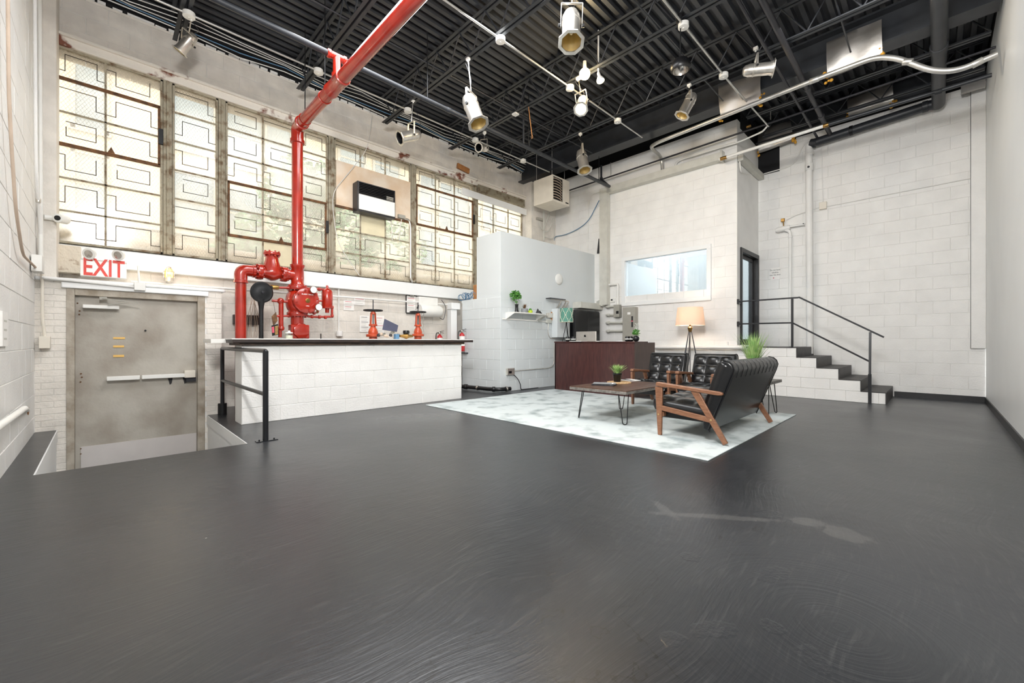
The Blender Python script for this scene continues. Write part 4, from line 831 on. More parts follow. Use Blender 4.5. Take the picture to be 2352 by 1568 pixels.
pipe('wall_cable', [ax(1350, 577, 9.28), ax(1353, 460, 9.28), ax(1360, 446, 9.28), ax(1460, 415, 9.28)], .01, 'white_plastic', 'thin white conduit bending above the grey wireway', 'cable', .1)
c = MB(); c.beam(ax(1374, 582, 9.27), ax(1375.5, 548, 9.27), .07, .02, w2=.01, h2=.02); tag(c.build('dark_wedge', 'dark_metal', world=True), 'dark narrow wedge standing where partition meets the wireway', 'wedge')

# ------------------------------------------------------------ can lights
def can_light(hp, lp, X, d, s, label, lit=None, cap='white_plastic', rings=1):
    H = ax(hp[0], hp[1], X); P = ax(lp[0], lp[1], X); d = d.normalized()
    t = thing('can_light', label, 'spotlight', H); L = .44*s; r = .095*s
    A = P-d*L*.5   # rear
    c = MB(); c.lathe([(0, 0), (r*.5, .005*s), (r*.8, .03*s), (r*.92, .07*s), (r, .09*s), (r, .15*s), (r*1.06, .155*s), (r*1.06, .17*s), (r, .175*s), (r, L-.05*s), (r*1.12, L-.02*s), (r*1.12, L)], A, d, 28)
    c.f.pop(); c.m.pop(); c.build('housing', 'alu', t, world=True)
    c = MB(); c.lathe([(r*1.05, L-.002), (r*.97, L-.03*s), (r*.9, L*.5), (r*.35, L*.36), (0, L*.35)], A, d, 28, caps=(False, False)); c.build('reflector', 'can_in' if not lit == 'dark' else 'black_iron', t, world=True)  # black iron colours in the dark inside the unlit cans
    # octagonal gel frame ring
    x, y = frame_of(d); vs = []; fs = []
    for k in range(8):
        a = 2*PI*k/8+PI/8
        for rr_, h in ((r*1.12, L), (r*1.5, L), (r*1.5, L+.012*s), (r*1.12, L+.012*s)): vs.append(A+d*h+(x*math.cos(a)+y*math.sin(a))*rr_)
    for k in range(8):
        for q in range(4): fs.append((4*k+q, 4*k+(q+1) % 4, 4*((k+1) % 8)+(q+1) % 4, 4*((k+1) % 8)+q))
    MB().add(vs, fs).build('gel_frame', 'alu', t, world=True, smooth=0, bevel=.002)
    c = MB(); c.lathe([(r*1.0, L-.03*s), (r*.9, L-.02*s), (0, L-.016*s)], A, d, 24); 
    if lit in ('on',): c.build('lens', 'bulb_soft', t, world=True)
    else: MB().lathe([(0, L*.36), (.012*s, L*.36), (.02*s, L*.5), (.018*s, L*.72), (0, L*.75)], A, d, 12).build('lamp', 'white_plastic' if lit != 'dark' else 'black_iron', t, world=True)
    # yoke
    hd = (H-P); hd = hd.normalized(); side = d.cross(hd); side = side.normalized() if side.length > .25 else d.cross(RV).normalized()
    Y0 = P-d*L*.05; top = P+hd*min(.24*s, (H-P).length*.6)
    c = MB(); w = r*1.18
    for sg in (-1, 1): c.beam(Y0+side*sg*w-hd*.02, top+side*sg*w, .028*s, .006, up=side)
    c.beam(top-side*w, top+side*w, .028*s, .006, up=hd); c.build('yoke', 'alu', t, world=True)
    for sg in (-1, 1): MB().cyl(Y0+side*sg*w, Y0+side*sg*(w+.025*s), .018*s, n=8).build('knob', 'black_iron', t, world=True)
    MB().cyl(top, H, .008, n=6).build('hanger', 'steel', t, world=True)
    c = MB(); c.beam(H+Vector((0, -.03, 0)), H+Vector((0, .03, 0)), .05, .05); c.cyl(H+Vector((0, 0, -.05)), H, .012, n=8); c.build('clamp', 'white_plastic', t, world=True, bevel=.006)
    c = MB(); m1 = A+Vector((0, 0, .02)); q = H+Vector((.02, .09, 0)); c.tube(fillet([m1, (m1+q)/2+RV*.09+Vector((0, 0, -.06)), q], .3, 8), .004, 5); c.build('safety_cable', 'dark_metal', t, world=True)
    return A, P, L
can_light((440, 40), (430, 98), .83, dv(-.55, -.78, -.1), .72, 'silver can light nearest the left wall, tilted left')
can_light((949, 230), (942, 312), 3.96, dv(-.72, -.45, -.55), .98, 'silver can light throwing a shadow above the air conditioner', 'dark')
can_light((1075, 135), (1086, 252), 3.96, dv(.33, -.9, -.22), 1.18, 'long silver can light left of the glowing bulb, tilted right')
can_light((1113, 305), (1110, 340), 5.53, dv(-.5, -.3, -.8), .72, 'smallest silver can light, above the last windows', 'dark')
can_light((1316, -50), (1312, 62), 3.96, dv(-.04, -.9, -.3), 1.12, 'biggest silver can light, at the top edge of the photo')
A_, P_, L_ = can_light((1328, 180), (1337, 238), 5.53, dv(-.2, -.75, -.55), .85, 'lit silver can light directly under the glowing bulb', 'on')
can_light((1333, 308), (1338, 368), 7.0, dv(.12, -.93, -.3), 1.12, 'silver can light hanging above the reception desk')
can_light((1583, 195), (1580, 240), 7.0, dv(-.45, -.85, .05), .92, 'silver can light above the office window, tilted left')
A2, P2, L2 = can_light((1736, 112), (1740, 160), 7.0, dv(.93, -.12, -.35), .92, 'lit silver can light pointing right, beside the foil sheets', 'on')
light('can_lamp', 'SPOT', P_+dv(-.2, -.75, -.55)*.3, P_+dv(-.2, -.75, -.55)*2, 25, (1, .8, .55), spot_size=1.4, spot_blend=.6, shadow_soft_size=.05)
light('can_lamp', 'SPOT', P2+dv(.93, -.12, -.35)*.3, P2+dv(.93, -.12, -.35)*2, 25, (1, .84, .62), spot_size=1.4, spot_blend=.6, shadow_soft_size=.05)
# glowing bulb and small flood
Bp = ax(1343, 170, 5.45); t = thing('globe_bulb', 'glowing round bulb on the ceiling conduit, brightest lamp', 'bulb', Bp)
MB().sphere(Bp, .085, 20, 12).build('globe', 'bulb', t, world=True); MB().cyl(Bp+Vector((0, 0, .07)), Bp+Vector((0, 0, .2)), .028, n=12).build('socket', 'white_plastic', t, world=True)
light('bulb_lamp', 'POINT', Bp+Vector((0, 0, -.12)), None, 45, (1, .78, .48), .08)
Fp = ax(1377, 190, 5.6); t = thing('flood_bulb', 'small lit reflector bulb right of the glowing round bulb', 'bulb', Fp)
MB().lathe([(.022, 0), (.026, .06), (.06, .13), (.062, .15)], Fp+Vector((-.03, 0, .14)), dv(.2, -1, -.2), 16).build('reflector', 'white_plastic', t, world=True)
MB().cyl(Fp+Vector((-.03, 0, .12)), (Fp.x-.03, Fp.y, 5.95), .012, n=8).build('stem', 'white_plastic', t, world=True); MB().lathe([(.06, .148), (.045, .162), (0, .168)], Fp+Vector((-.03, 0, .14)), dv(.2, -1, -.2), 16).build('face', 'bulb_soft', t, world=True)
# black pendant
K0 = ax(1563, 52, 5.53); K1 = ax(1563, 150, 5.53); t = thing('pendant_lamp', 'black bowl shaped pendant lamp hanging on a thin rod', 'lamp', K1)
MB().lathe([(.11, -.02), (.125, 0), (.13, .05), (.10, .12), (.03, .14), (0, .142)], K1-Vector((0, 0, .06)), (0, 0, 1), 28, caps=(False, False)).build('shade', 'black_plastic', t, world=True)
MB().lathe([(0, .06), (.05, .05), (.095, .0), (.105, -.035)], K1-Vector((0, 0, .04)), (0, 0, 1), 24, caps=(False, False)).build('inner_reflector', 'steel', t, world=True)
MB().cyl(K1+Vector((0, 0, .07)), K0, .008, n=6).build('rod', 'black_iron', t, world=True)
MB().lathe([(.045, 0), (.055, .03), (.05, .12), (.03, .14)], K0-Vector((0, 0, .02)), (0, 0, 1), 16).build('canopy', 'black_plastic', t, world=True)
# small hanging bits
c = MB(); c.cyl(ax(1214, 245, 5.55), ax(1222, 312, 5.55), .007, n=6); c.tube([ax(1222, 312, 5.55)+Vector((0, .02*math.cos(a), -.02+.025*math.sin(a))) for a in [i*.6 for i in range(11)]], .004, 5)
tag(c.build('rope_loop', 'tan', world=True), 'brown cord with a ring hanging between the joists', 'cord')
c = MB(); c.cyl(Vector((5.8, ax(1202, 283, 5.8).y, 5.93)), ax(1203, 335, 5.8), .018, n=8); tag(c.build('pipe_drop', 'black_paint', world=True), 'short black vertical pipe drop left of the brown cord', 'pipe')
for px, py, X, nm in ((1184, 263, 5.55, 'on the joist left of the brown cord'),):
    p = ax(px, py, X); c = MB(); c.box(p-Vector((.05, .05, .01)), p+Vector((.05, .05, .02))); tag(c.build('white_plate', 'white_plastic', world=True, bevel=.004), 'small white square plate '+nm, 'plate')
# bundle of cables along the top of the window wall
for k in range(5):
    rr = random.Random(k); pts = []
    for i in range(14): x = -.4+i*.66; pts.append((x, 7.9-.03*k, 5.70+.03*math.sin(i*1.7+k)+.035*k-.03*(i % 2)))
    tag(MB().tube(pts, .008, 6).build('cable', ('white_plastic', 'bluecable', 'rope_white', 'conduit', 'rope_white')[k], world=True), ('white', 'blue', 'lower off-white', 'grey', 'upper off-white')[k]+' cable in the bundle along the top of the window wall', 'cable', 'cable bundle above the windows')
# pipe along A with bronze glare, upper left
# orange block on the wall
c = MB(); a = ay(1052, 379, 7.93); bb = ay(1079, 393, 7.93); c.beam((a.x, 7.96, a.z), (bb.x, 7.96, a.z-.04), .05, .12); tag(c.build('wood_block', 'tan', world=True, bevel=.005), 'tan wooden block fixed high on the wall above the windows', 'wood')
pipe('wall_cable', [ay(855, 262, 7.9), ay(846, 340, 7.9), ay(812, 384, 7.88), ay(765, 440, 7.88), ay(764, 480, 7.88), ay(775, 560, 7.88), ay(825, 632, 7.87)], .007, 'rope_white', 'thin white cable looping across the air conditioner window', 'cable', .3)
pipe('steel_conduit', [ay(928, 502, 7.88), ay(940, 505, 7.88), ay(943, 520, 7.88), ay(943, 640, 7.88), ay(948, 648, 7.88)], .022, 'alu', 'shiny steel conduit down the mullion right of the air conditioner', 'conduit', .12)
t = thing('wall_socket', 'grey socket box with white plugs under the air conditioner', 'socket', ay(922, 505, 7.9))
c = MB(); c.box(ay(916, 491, 7.86), ay(928, 504, 7.92)); c.build('body', 'grey_metal', t, world=True, bevel=.004)
c = MB(); c.tube([ay(896, 495, 7.88), ay(900, 520, 7.88), ay(901, 552, 7.88)], .008, 6); c.tube([ay(922, 503, 7.86), ay(919, 530, 7.86), ay(917, 553, 7.86)], .008, 6); c.build('cord', 'rope_white', t, world=True)
# louvre vent strip at window 6 head
t = thing('air_shutter', 'slatted metal shutter above the last window', 'shutter', ay(1150, 460, 7.9))
for i in range(6):
    c = MB(); c.beam((6.55, 7.86, 4.88-.035*i), (8.2, 7.86, 4.88-.035*i), .05, .006, up=(0, .6, 1)); c.build('slat', 'frame', t, world=True)
c = MB(); c.beam((6.05, 7.84, 4.60), (8.25, 7.84, 4.57), .03, .16); tag(c.build('white_batten', 'white_smooth', world=True), 'white board fixed across the top of the last windows', 'board')
# ------------------------------------------------------------ air conditioner and plywood
t = thing('plywood_panel', 'tan plywood board filling the window around the air conditioner', 'board', (3.93, 7.93, WZ0+3*rh))
c = MB(); c.box((3.14, 7.92, WZ0+3*rh+.0), (4.72, 7.945, WZ0+5*rh)); c.build('board', 'plywood', t, world=True, smooth=0)
c = MB(); c.box((3.12, 7.90, WZ0+3*rh-.03), (4.74, 7.94, WZ0+3*rh+.01)); c.build('lower_batten', 'rust', t, world=True)
a = ay(821, 414, 7.7); bb = ay(908, 492, 7.7); X0, X1, Z1, Z0 = a.x, bb.x, a.z, ay(821, 483, 7.7).z
t = thing('air_conditioner', 'white window air conditioner with black grille set in plywood', 'air conditioner', ((X0+X1)/2, 7.8, Z0))
c = MB(); c.box((X0, 7.7, Z0), (X1, 7.918, Z1)); c.build('body', 'dark_metal', t, world=True, bevel=.008)
zm = Z0+(Z1-Z0)*.56
c = MB(); c.box((X0+.02, 7.675, Z0+.03), (X1-.02, 7.7, zm)); c.build('front_panel', 'white_plastic', t, world=True, bevel=.008)
for i in range(7):
    z = zm+.03+i*(Z1-zm-.04)/7; c = MB(); c.beam((X0+.03, 7.69, z), (X1-.03, 7.69, z), .03, .006, up=(0, .5, 1)); c.build('louvre', 'black_plastic', t, world=True)
c = MB(); c.box((X1-.2, 7.685, zm+.02), (X1-.05, 7.697, zm+.09)); c.build('control', 'grey_metal', t, world=True)
# ------------------------------------------------------------ counter
block_wall('wall_counter', '-Y', 6.13, 1.25, 4.72, 0, 1.0, bl=.44, bh=.2, thick=.36, m='white', label='low white block wall under the long counter top', near=(2, 6))
t = thing('counter_top', 'long counter top with dark front edge and white surface on the block wall', 'counter', (2.9, 6.35, 1.0))
c = MB(); c.box((1.22, 6.09, 1.0), (4.76, 6.7, 1.035)); c.build('underboard', 'counter_wood', t, world=True, bevel=.003)
c = MB(); c.box((1.14, 6.05, 1.035), (4.93, 6.75, 1.075)); c.build('edge_board', 'counter_edge', t, world=True, bevel=.003)
c = MB(); c.box((1.13, 6.045, 1.075), (4.93, 6.78, 1.088)); c.box((.98, 6.45, 1.03), (1.4, 7.0, 1.082)); c.build('surface', 'laminate', t, world=True, bevel=.002)
# black rail beside the pit
t = thing('pit_railing', 'black tube railing with two posts beside the stair pit', 'railing', (1.23, 6.1, 0))
r = .024
c = MB(); c.tube(fillet([(1.23, 4.97, .02), (1.23, 4.97, .95), (1.23, 7.2, .95)], .03), r, 12); c.build('top_rail', 'rail', t, world=True)
c = MB(); c.cyl((1.23, 4.97, 0), (1.23, 4.97, .95), r*1.15, n=14); c.build('post', 'rail', t, world=True)
c = MB(); c.cyl((1.23, 7.2, 0), (1.23, 7.2, .95), r*1.05, n=14); c.build('post', 'rail', t, world=True)
c = MB(); c.cyl((1.23, 4.97, .49), (1.23, 7.2, .49), r*.9, n=12); c.build('middle_rail', 'rail', t, world=True)
c = MB(); c.cyl((1.23, 7.2, 0), (1.23, 7.2, .16), .055, n=16); c.build('sleeve', 'black_iron', t, world=True)
c = MB(); c.box((1.14, 4.93, 0), (1.34, 5.01, .008)); [c.cyl((x, 4.97, .008), (x, 4.97, .02), .008, n=6) for x in (1.17, 1.31)]; c.build('base_plate', 'rail', t, world=True)
c = MB(); c.box((1.30, 6.62, 0), (1.40, 6.72, 1.0)); tag(c.build('dark_post', 'counter_edge', world=True), 'dark timber post under the left end of the counter top', 'post')

# ------------------------------------------------------------ red riser assembly (plane Y=7.1)
RYp = 7.1
def R(px, py, y=RYp): return ay(px, py, y)
def Rc(cx, cy, y=RYp): return ay(530+cx/6.533, 560+cy/6.533, y)      # from the close-up crop
Lx = Vector((1, 0, 0))
ris = R(683, 290); rx = ris.x; rz = 4.40
t = thing('fire_riser', 'big red fire riser pipe with overhead main and alarm valve', 'pipe', (rx, RYp, 1.0))
def part(mb, nm='pipe', m='red', par=None): return mb.build(nm, m, par or t, world=True)
ro = .082
part(MB().cyl((rx, RYp, 1.45), (rx, RYp, rz-.1), ro, n=28), 'riser_pipe')
part(MB().tube(fillet([(rx, RYp, rz-.16), (rx, RYp, rz+.04), (rx, RYp-.2, rz+.04)], .17, 8), ro*1.12, 24), 'elbow')
part(MB().lathe([(ro*1.1, 0), (ro*1.3, .01), (ro*1.3, .06), (ro*1.1, .07)], (rx, RYp, rz-.22), (0, 0, 1), 28), 'collar')
part(MB().cyl((rx, RYp-.15, rz+.04), (rx, -.58, rz+.04), ro, n=28), 'overhead_main')
part(MB().lathe([(ro*1.0, 0), (ro*1.25, .01), (ro*1.25, .05), (ro*1.02, .06)], (rx, RYp-.17, rz+.04), (0, -1, 0), 28), 'collar')
ty = 5.54
part(MB().lathe([(ro*1.0, 0), (ro*1.18, .01), (ro*1.18, .05), (ro*1.12, .06), (ro*1.12, .38), (ro*1.18, .39), (ro*1.18, .43), (ro, .44)], (rx, ty+.22, rz+.04), (0, -1, 0), 28), 'main_tee')
part(MB().tube([(rx, ty, rz+.06), (rx, ty, 4.80)], .05, 16), 'branch_nipple')
part(MB().lathe([(.06, 0), (.066, .01), (.066, .05), (.05, .06)], (rx, ty, rz+.12), (0, 0, 1), 20), 'collar')
part(MB().lathe([(.045, 0), (.055, .01), (.055, .04), (.046, .05), (.046, .2), (.055, .21), (.055, .24), (.045, .25)], (rx-.125, ty, 4.8), (1, 0, 0), 18), 'branch_tee')
for yy in (6.75, 5.95):
    part(MB().tube([(rx+ro*1.06*math.cos(a), yy, rz+.04+ro*1.06*math.sin(a)) for a in [i*PI/12 for i in range(24)]], .006, 6, closed=True), 'hanger_ring')
    part(MB().cyl((rx, yy, rz+.12), (rx, yy, 5.8), .007, n=6), 'hanger_rod', 'black_iron')
# lower tee
zt = R(683, 633).z
part(MB().lathe([(ro*1.02, 0), (ro*1.3, .015), (ro*1.3, .05), (ro*1.12, .07), (ro*1.18, .15), (ro*1.12, .30), (ro*1.3, .32), (ro*1.3, .36), (ro, .37)], (rx, RYp, zt-.19), (0, 0, 1), 28), 'riser_tee')
part(MB().lathe([(ro*.95, 0), (ro*.95, .12), (ro*1.2, .13), (ro*1.2, .18), (ro*.85, .2), (ro*.8, .3)], (rx, RYp, zt), (-1, 0, 0), 24), 'tee_outlet')
part(MB().cyl((rx, RYp, zt-.45), (rx, RYp, zt-.15), ro*.98, n=28), 'riser_pipe')
zf = R(683, 662).z
def flange(p, d, r, th=.03, nb=8, nm='flange'):
    d = Vector(d).normalized(); p = Vector(p); mb = MB().lathe([(r, -th), (r*1.02, -th+.004), (r*1.02, -.003), (r*.98, -.002), (r*.98, .002), (r*1.02, .003), (r*1.02, th-.004), (r, th)], p, d, 28); x, y = frame_of(d)
    for k in range(nb):
        a = 2*PI*k/nb+.2; q = p+(x*math.cos(a)+y*math.sin(a))*r*.84; mb.lathe([(.014, -th-.02), (.014, th+.02)], q, d, 6)
    return part(mb, nm)
flange((rx, RYp, zf), (0, 0, 1), .15)
# valve body with round cover
vc = Vector((rx+.05, RYp, R(690, 692).z)); zv = vc.z
part(MB().lathe([(.13, 0), (.165, .04), (.185, .1), (.19, .18), (.18, .26), (.15, .32), (.11, .34)], (rx+.02, RYp, zf-.38), (0, 0, 1), 28), 'valve_body')
cd = Vector((.12, -1, 0)).normalized(); cp = vc+cd*.11
mb = MB().lathe([(.17, -.04), (.185, 0), (.19, .06), (.195, .065), (.195, .1), (.18, .112), (.09, .12), (0, .122)], cp, cd, 36); x, y = frame_of(cd)
part(mb, 'valve_cover')
mb = MB()
for k in range(8): a = 2*PI*k/8+.2; mb.lathe([(.018, 0), (.018, .012), (.011, .014), (.011, .028)], cp+cd*.108+(x*math.cos(a)+y*math.sin(a))*.165, cd, 6)
part(mb, 'cover_bolts')
part(MB().lathe([(.034, .12), (.036, .13), (.028, .134), (0, .132)], cp, cd, 18), 'cover_boss', 'brass')
rc = (PI/2, 0, math.atan2(cd.x, -cd.y))
text('raised_lettering', 'ALARM  VALVE', .028, cp+cd*.121+Vector((0, 0, .095)), rc, 'paper', t, .001); text('raised_lettering', 'OPEN', .02, cp+cd*.121+Vector((0, 0, -.085)), rc, 'paper', t, .001)
zf2 = R(683, 722).z
flange((rx, RYp, zf2), (0, 0, 1), .15)
part(MB().lathe([(.10, 0), (.13, .03), (.13, .08)], (rx, RYp, zf2), (0, 0, 1), 24), 'valve_neck')
part(MB().cyl((rx, RYp, 0), (rx, RYp, zf2), .095, n=28), 'riser_base')
zb = R(683, 760).z
c = MB(); c.lathe([(.13, 0), (.13, .08), (.11, .09)], (rx+.02, RYp-.03, zb), (0.1, -1, 0), 8, phase=PI/8); c.box((rx-.12, RYp-.1, zb-.12), (rx+.15, RYp+.05, zb+.1)); part(c, 'tamper_switch_box', 'red').modifiers.new('b', 'BEVEL').width = .01
# left branch: check valve and elbow
zl = zt; xe = R(553, 700).x
flange((R(652, 632).x, RYp, zl), (1, 0, 0), .115, .032)
flange((R(596, 622).x, RYp, zl), (1, 0, 0), .115, .032)
xa, xb = R(652, 632).x, R(596, 622).x; xm = (xa+xb)/2
part(MB().tube([(xa, RYp, zl), (xa-.06, RYp, zl), (xm+.05, RYp, zl+.01), (xm-.02, RYp, zl+.01), (xb+.08, RYp, zl), (xb, RYp, zl)], [.075, .08, .125, .13, .09, .075], 24), 'check_valve_body')
part(MB().lathe([(.13, 0), (.12, .08), (.095, .16), (.085, .22), (.08, .26)], (xm, RYp, zl+.02), (-.0, 0, 1), 24), 'check_valve_bonnet')
flange((xm, RYp, zl+.29), (0, 0, 1), .115, .022)
part(MB().cyl((xb, RYp, zl), (xe+.08, RYp, zl), .066, n=24), 'branch_pipe')
part(MB().tube(fillet([(xe+.17, RYp, zl), (xe, RYp, zl), (xe, RYp, zl-.18)], .15, 9), .085, 24), 'elbow')
for p, d in (((xe+.14, RYp, zl), (1, 0, 0)), ((xe, RYp, zl-.15), (0, 0, -1))): part(MB().lathe([(.085, 0), (.095, .008), (.095, .04), (.08, .045)], p, d, 24), 'collar')
part(MB().cyl((xe, RYp, 0), (xe, RYp, zl-.15), .072, n=24), 'drop_pipe')
# trim piping, left
def tr(pts, r=.016, m='red', nm='trim_pipe', y=RYp-.05): part(MB().tube(fillet([Rc(*p, y) for p in pts], .03), r, 10), nm, m)
tr([(885, 870), (750, 860), (615, 850)], .02); tr([(755, 860), (755, 1270), (770, 1300)], .034, nm='drain_pipe'); tr([(740, 1290), (740, 1400)], .026)
part(MB().sphere(Rc(745, 855, RYp-.05), .05, 14, 10), 'globe_fitting'); part(MB().sphere(Rc(757, 1265, RYp-.05), .045, 14, 10), 'elbow_fitting')
tr([(930, 660), (720, 655)], .018); part(MB().lathe([(.03, 0), (.034, .02), (.034, .1), (.02, .12)], Rc(720, 655, RYp-.05), (-1, 0, 0), 12), 'brass_valve', 'brass'); part(MB().cyl(Rc(610, 650, RYp-.09), Rc(610, 650, RYp-.02), .022, n=12), 'sight_glass', 'black_iron')
tr([(930, 1080), (700, 1080), (700, 1100)], .018)
# trim piping, right
tr([(1110, 665), (1400, 685)], .02); tr([(1150, 1085), (1300, 1095), (1520, 1090), (1520, 950)], .02); tr([(1230, 855), (1395, 855)], .016); tr([(1290, 745), (1300, 900)], .014); tr([(1180, 1030), (1310, 1030), (1310, 990)], .016); tr([(1240, 745), (1295, 745)], .014)
for p in ((1330, 680), (1330, 1095), (1420, 1100), (1250, 1035), (1520, 1080), (1520, 950), (1290, 855), (1220, 1090)): part(MB().lathe([(.024, -.02), (.03, -.015), (.03, .015), (.024, .02)], Rc(*p, RYp-.05), (1, 0, 0), 12), 'fitting')
chx = Rc(1447, 840, RYp-.05); a = Rc(1447, 690, RYp-.05).z; bb = Rc(1447, 970, RYp-.05).z
part(MB().lathe([(.03, bb-.07-bb), (.035, -.005), (.075, 0), (.085, .02), (.085, a-bb-.03), (.075, a-bb-.01), (.04, a-bb+.02), (.022, a-bb+.03), (.018, a-bb+.07), (0, a-bb+.08)], (chx.x, RYp-.05, bb), (0, 0, 1), 20), 'retard_chamber')
for k, p in enumerate(((1232, 690), (1310, 950))):
    q = Rc(*p, RYp-.24); g = part(MB().lathe([(.05, 0), (.052, .004), (.052, .03), (.044, .034), (0, .034)], q, (.1, -1, 0), 24), 'pressure_gauge', 'white_plastic')
    part(MB().lathe([(.053, .0), (.056, .01), (.056, .03), (.052, .036)], q, (.1, -1, 0), 24, caps=(False, False)), 'gauge_rim', 'steel', g).parent = g
    g.children[0].matrix_parent_inverse.identity()
    part(MB().cyl(q+Vector((0, .05, -.05)), q+Vector((0, .03, -.09)), .012, n=8), 'gauge_stem', 'brass')
# tags hanging on chains
tt = thing('hanging_tag', 'brown tag hanging on a chain from the red trim pipe', 'tag', Rc(660, 1120, RYp-.1)); MB().tube([Rc(640, 860, RYp-.09), Rc(665, 1030, RYp-.09)], .004, 5).build('chain', 'steel', tt, world=True)
MB().prism([Rc(680, 1020, RYp-.1), Rc(705, 1150, RYp-.1), Rc(640, 1235, RYp-.1), Rc(612, 1090, RYp-.1)], (0, .006, 0)).build('plate', 'rust', tt, world=True)
tt = thing('hanging_tag', 'black and yellow sign with a red corner leaning beside the riser', 'sign', Rc(665, 1300, RYp-.12))
MB().prism([Rc(610, 1225, RYp-.12), Rc(710, 1200, RYp-.12), Rc(722, 1360, RYp-.12), Rc(622, 1380, RYp-.12)], (0, .006, 0)).build('plate', 'black_iron', tt, world=True)
MB().prism([Rc(615, 1245, RYp-.121), Rc(650, 1238, RYp-.121), Rc(655, 1330, RYp-.121), Rc(622, 1335, RYp-.121)], (0, .002, 0)).build('red_label', 'redink', tt, world=True)
for k in range(7): MB().beam(Rc(665, 1240+k*19, RYp-.122), Rc(708, 1232+k*19, RYp-.122), .004, .008).build('yellow_line', 'gold_refl', tt, world=True)
# black round gong on post
tt = thing('round_gong', 'black round gong plate on a black post beside the red riser', 'gong', (Rc(467, 1380, 6.95).x, 6.95, 0))
gq = Rc(462, 725, 6.95); MB().lathe([(.145, 0), (.15, .005), (.155, .03), (.135, .045), (.10, .04), (.07, .05), (.03, .055), (0, .056)], gq+Vector((0, .02, 0)), (.1, -1, 0), 36).build('disc', 'black_iron', tt, world=True)
MB().lathe([(.022, .05), (.02, .07), (0, .072)], gq+Vector((0, .02, 0)), (.1, -1, 0), 16).build('hub', 'dark_metal', tt, world=True)
MB().tube([(gq.x, 6.97, gq.z-.1), (gq.x, 6.97, gq.z-.2), (gq.x, 6.97, gq.z-.26)], [.055, .036, .03], 14).build('neck', 'black_iron', tt, world=True)
MB().cyl((gq.x, 6.97, 0), (gq.x, 6.97, gq.z-.22), .03, n=14).build('post', 'black_iron', tt, world=True)
# recess box with wires behind
tt = thing('wire_box', 'dark open box with loose tan wires behind the red drop pipe', 'box', ay(570, 745, 7.95))
MB().box(ay(537, 722, 7.9), ay(592, 746, 7.99)).build('box', 'counter_edge', tt, world=True)
for k in range(6):
    rr = random.Random(k+20); MB().tube(fillet([ay(580+rr.uniform(-4, 6), 676, 7.6), ay(571+k*4, 715, 7.7), ay(566+k*6+rr.uniform(-3, 3), 745, 7.85), ay(570+k*4, 775, 7.8)], .2), .004, 5).build('wire', 'burlap', tt, world=True)
# ------------------------------------------------------------ orange gate valves
def gate_valve(px, pyb, label, s=1.0, chain=False):
    b0 = R(px, pyb, 6.95); t = thing('gate_valve', label, 'valve', (b0.x, 6.95, 0)); z = b0.z; o = Vector((b0.x, 6.95, z))
    MB().cyl((b0.x, 6.95, 0), (b0.x, 6.95, z), .07, n=16).build('pipe', 'orange', t, world=True)
    MB().lathe([(.115*s, -.01), (.12*s, 0), (.12*s, .03), (.115*s, .035), (.08*s, .04), (.085*s, .07), (.07*s, .12), (.045*s, .16), (.045*s, .18)], o, (0, 0, 1), 24).build('bonnet', 'orange', t, world=True)
    MB().lathe([(.07*s, .18), (.072*s, .185), (.072*s, .21), (.05*s, .215)], o, (0, 0, 1), 20).build('gland_flange', 'orange', t, world=True)
    for sg in (-1, 1): MB().beam(o+Vector((sg*.048*s, 0, .2)), o+Vector((sg*.035*s, 0, .40)), .022, .04, up=(0, 1, 0)).build('yoke_arm', 'orange', t, world=True, bevel=.004)
    MB().lathe([(.045*s, .385), (.052*s, .40), (.04*s, .425), (.02*s, .44)], o, (0, 0, 1), 18).build('yoke_head', 'orange', t, world=True)
    MB().cyl(o+Vector((0, 0, .15)), o+Vector((0, 0, .64)), .009, n=8).build('stem', 'dark_metal', t, world=True)
    mb = MB().tube([o+Vector((.155*s*math.cos(a), .155*s*math.sin(a), .455)) for a in [i*PI/16 for i in range(32)]], .013, 8, closed=True)
    for k in range(5): a = k*2*PI/5; mb.beam(o+Vector((0, 0, .45)), o+Vector((.15*s*math.cos(a), .15*s*math.sin(a), .457)), .026, .01)
    mb.lathe([(.03, .435), (.03, .465)], o, (0, 0, 1), 12); mb.build('handwheel', 'black_iron', t, world=True)
    if chain:
        mb = MB()
        for k in range(22):
            for dx in (.03, .08):
                p = o+Vector((dx+.008*math.sin(k), -.06, .44-k*.017)); mb.tube([p+Vector((.008*math.cos(a)*(k % 2), .008*math.cos(a)*((k+1) % 2), .011*math.sin(a))) for a in [i*PI/3 for i in range(6)]], .0025, 4, closed=True)
        mb.build('chain', 'steel', t, world=True)
gate_valve(857, 772, 'orange gate valve with black handwheel, left of the dark folder')
gate_valve(960, 771, 'orange gate valve with black handwheel and a hanging chain', .95, True)
# things behind the counter
c = MB(); c.cyl((ay(737, 780, 6.6).x, 6.6, 1.09), (ay(737, 760, 6.6).x, 6.6, 1.17), .01, n=8); tag(c.build('black_peg', 'counter_edge', world=True), 'short dark peg standing on the counter right of the riser', 'peg')
p = ay(664, 775, 6.55); t = thing('candle_jar', 'small clear glass jar with a white lid on the counter top', 'jar', (p.x, 6.55, 1.088))
MB().lathe([(.0, 0), (.05, 0), (.055, .01), (.055, .07), (.045, .078), (.045, .08)], (p.x, 6.55, 1.088), n=20).build('glass', 'jarglass', t, world=True)
MB().lathe([(0, .004), (.045, .004), (.045, .05), (0, .05)], (p.x, 6.55, 1.088), n=16).build('contents', 'cream', t, world=True)
MB().lathe([(.05, .08), (.052, .09), (.02, .10), (.012, .12), (0, .122)], (p.x, 6.55, 1.088), n=18).build('lid', 'white_plastic', t, world=True)
z = 1.088; Yk = 6.62
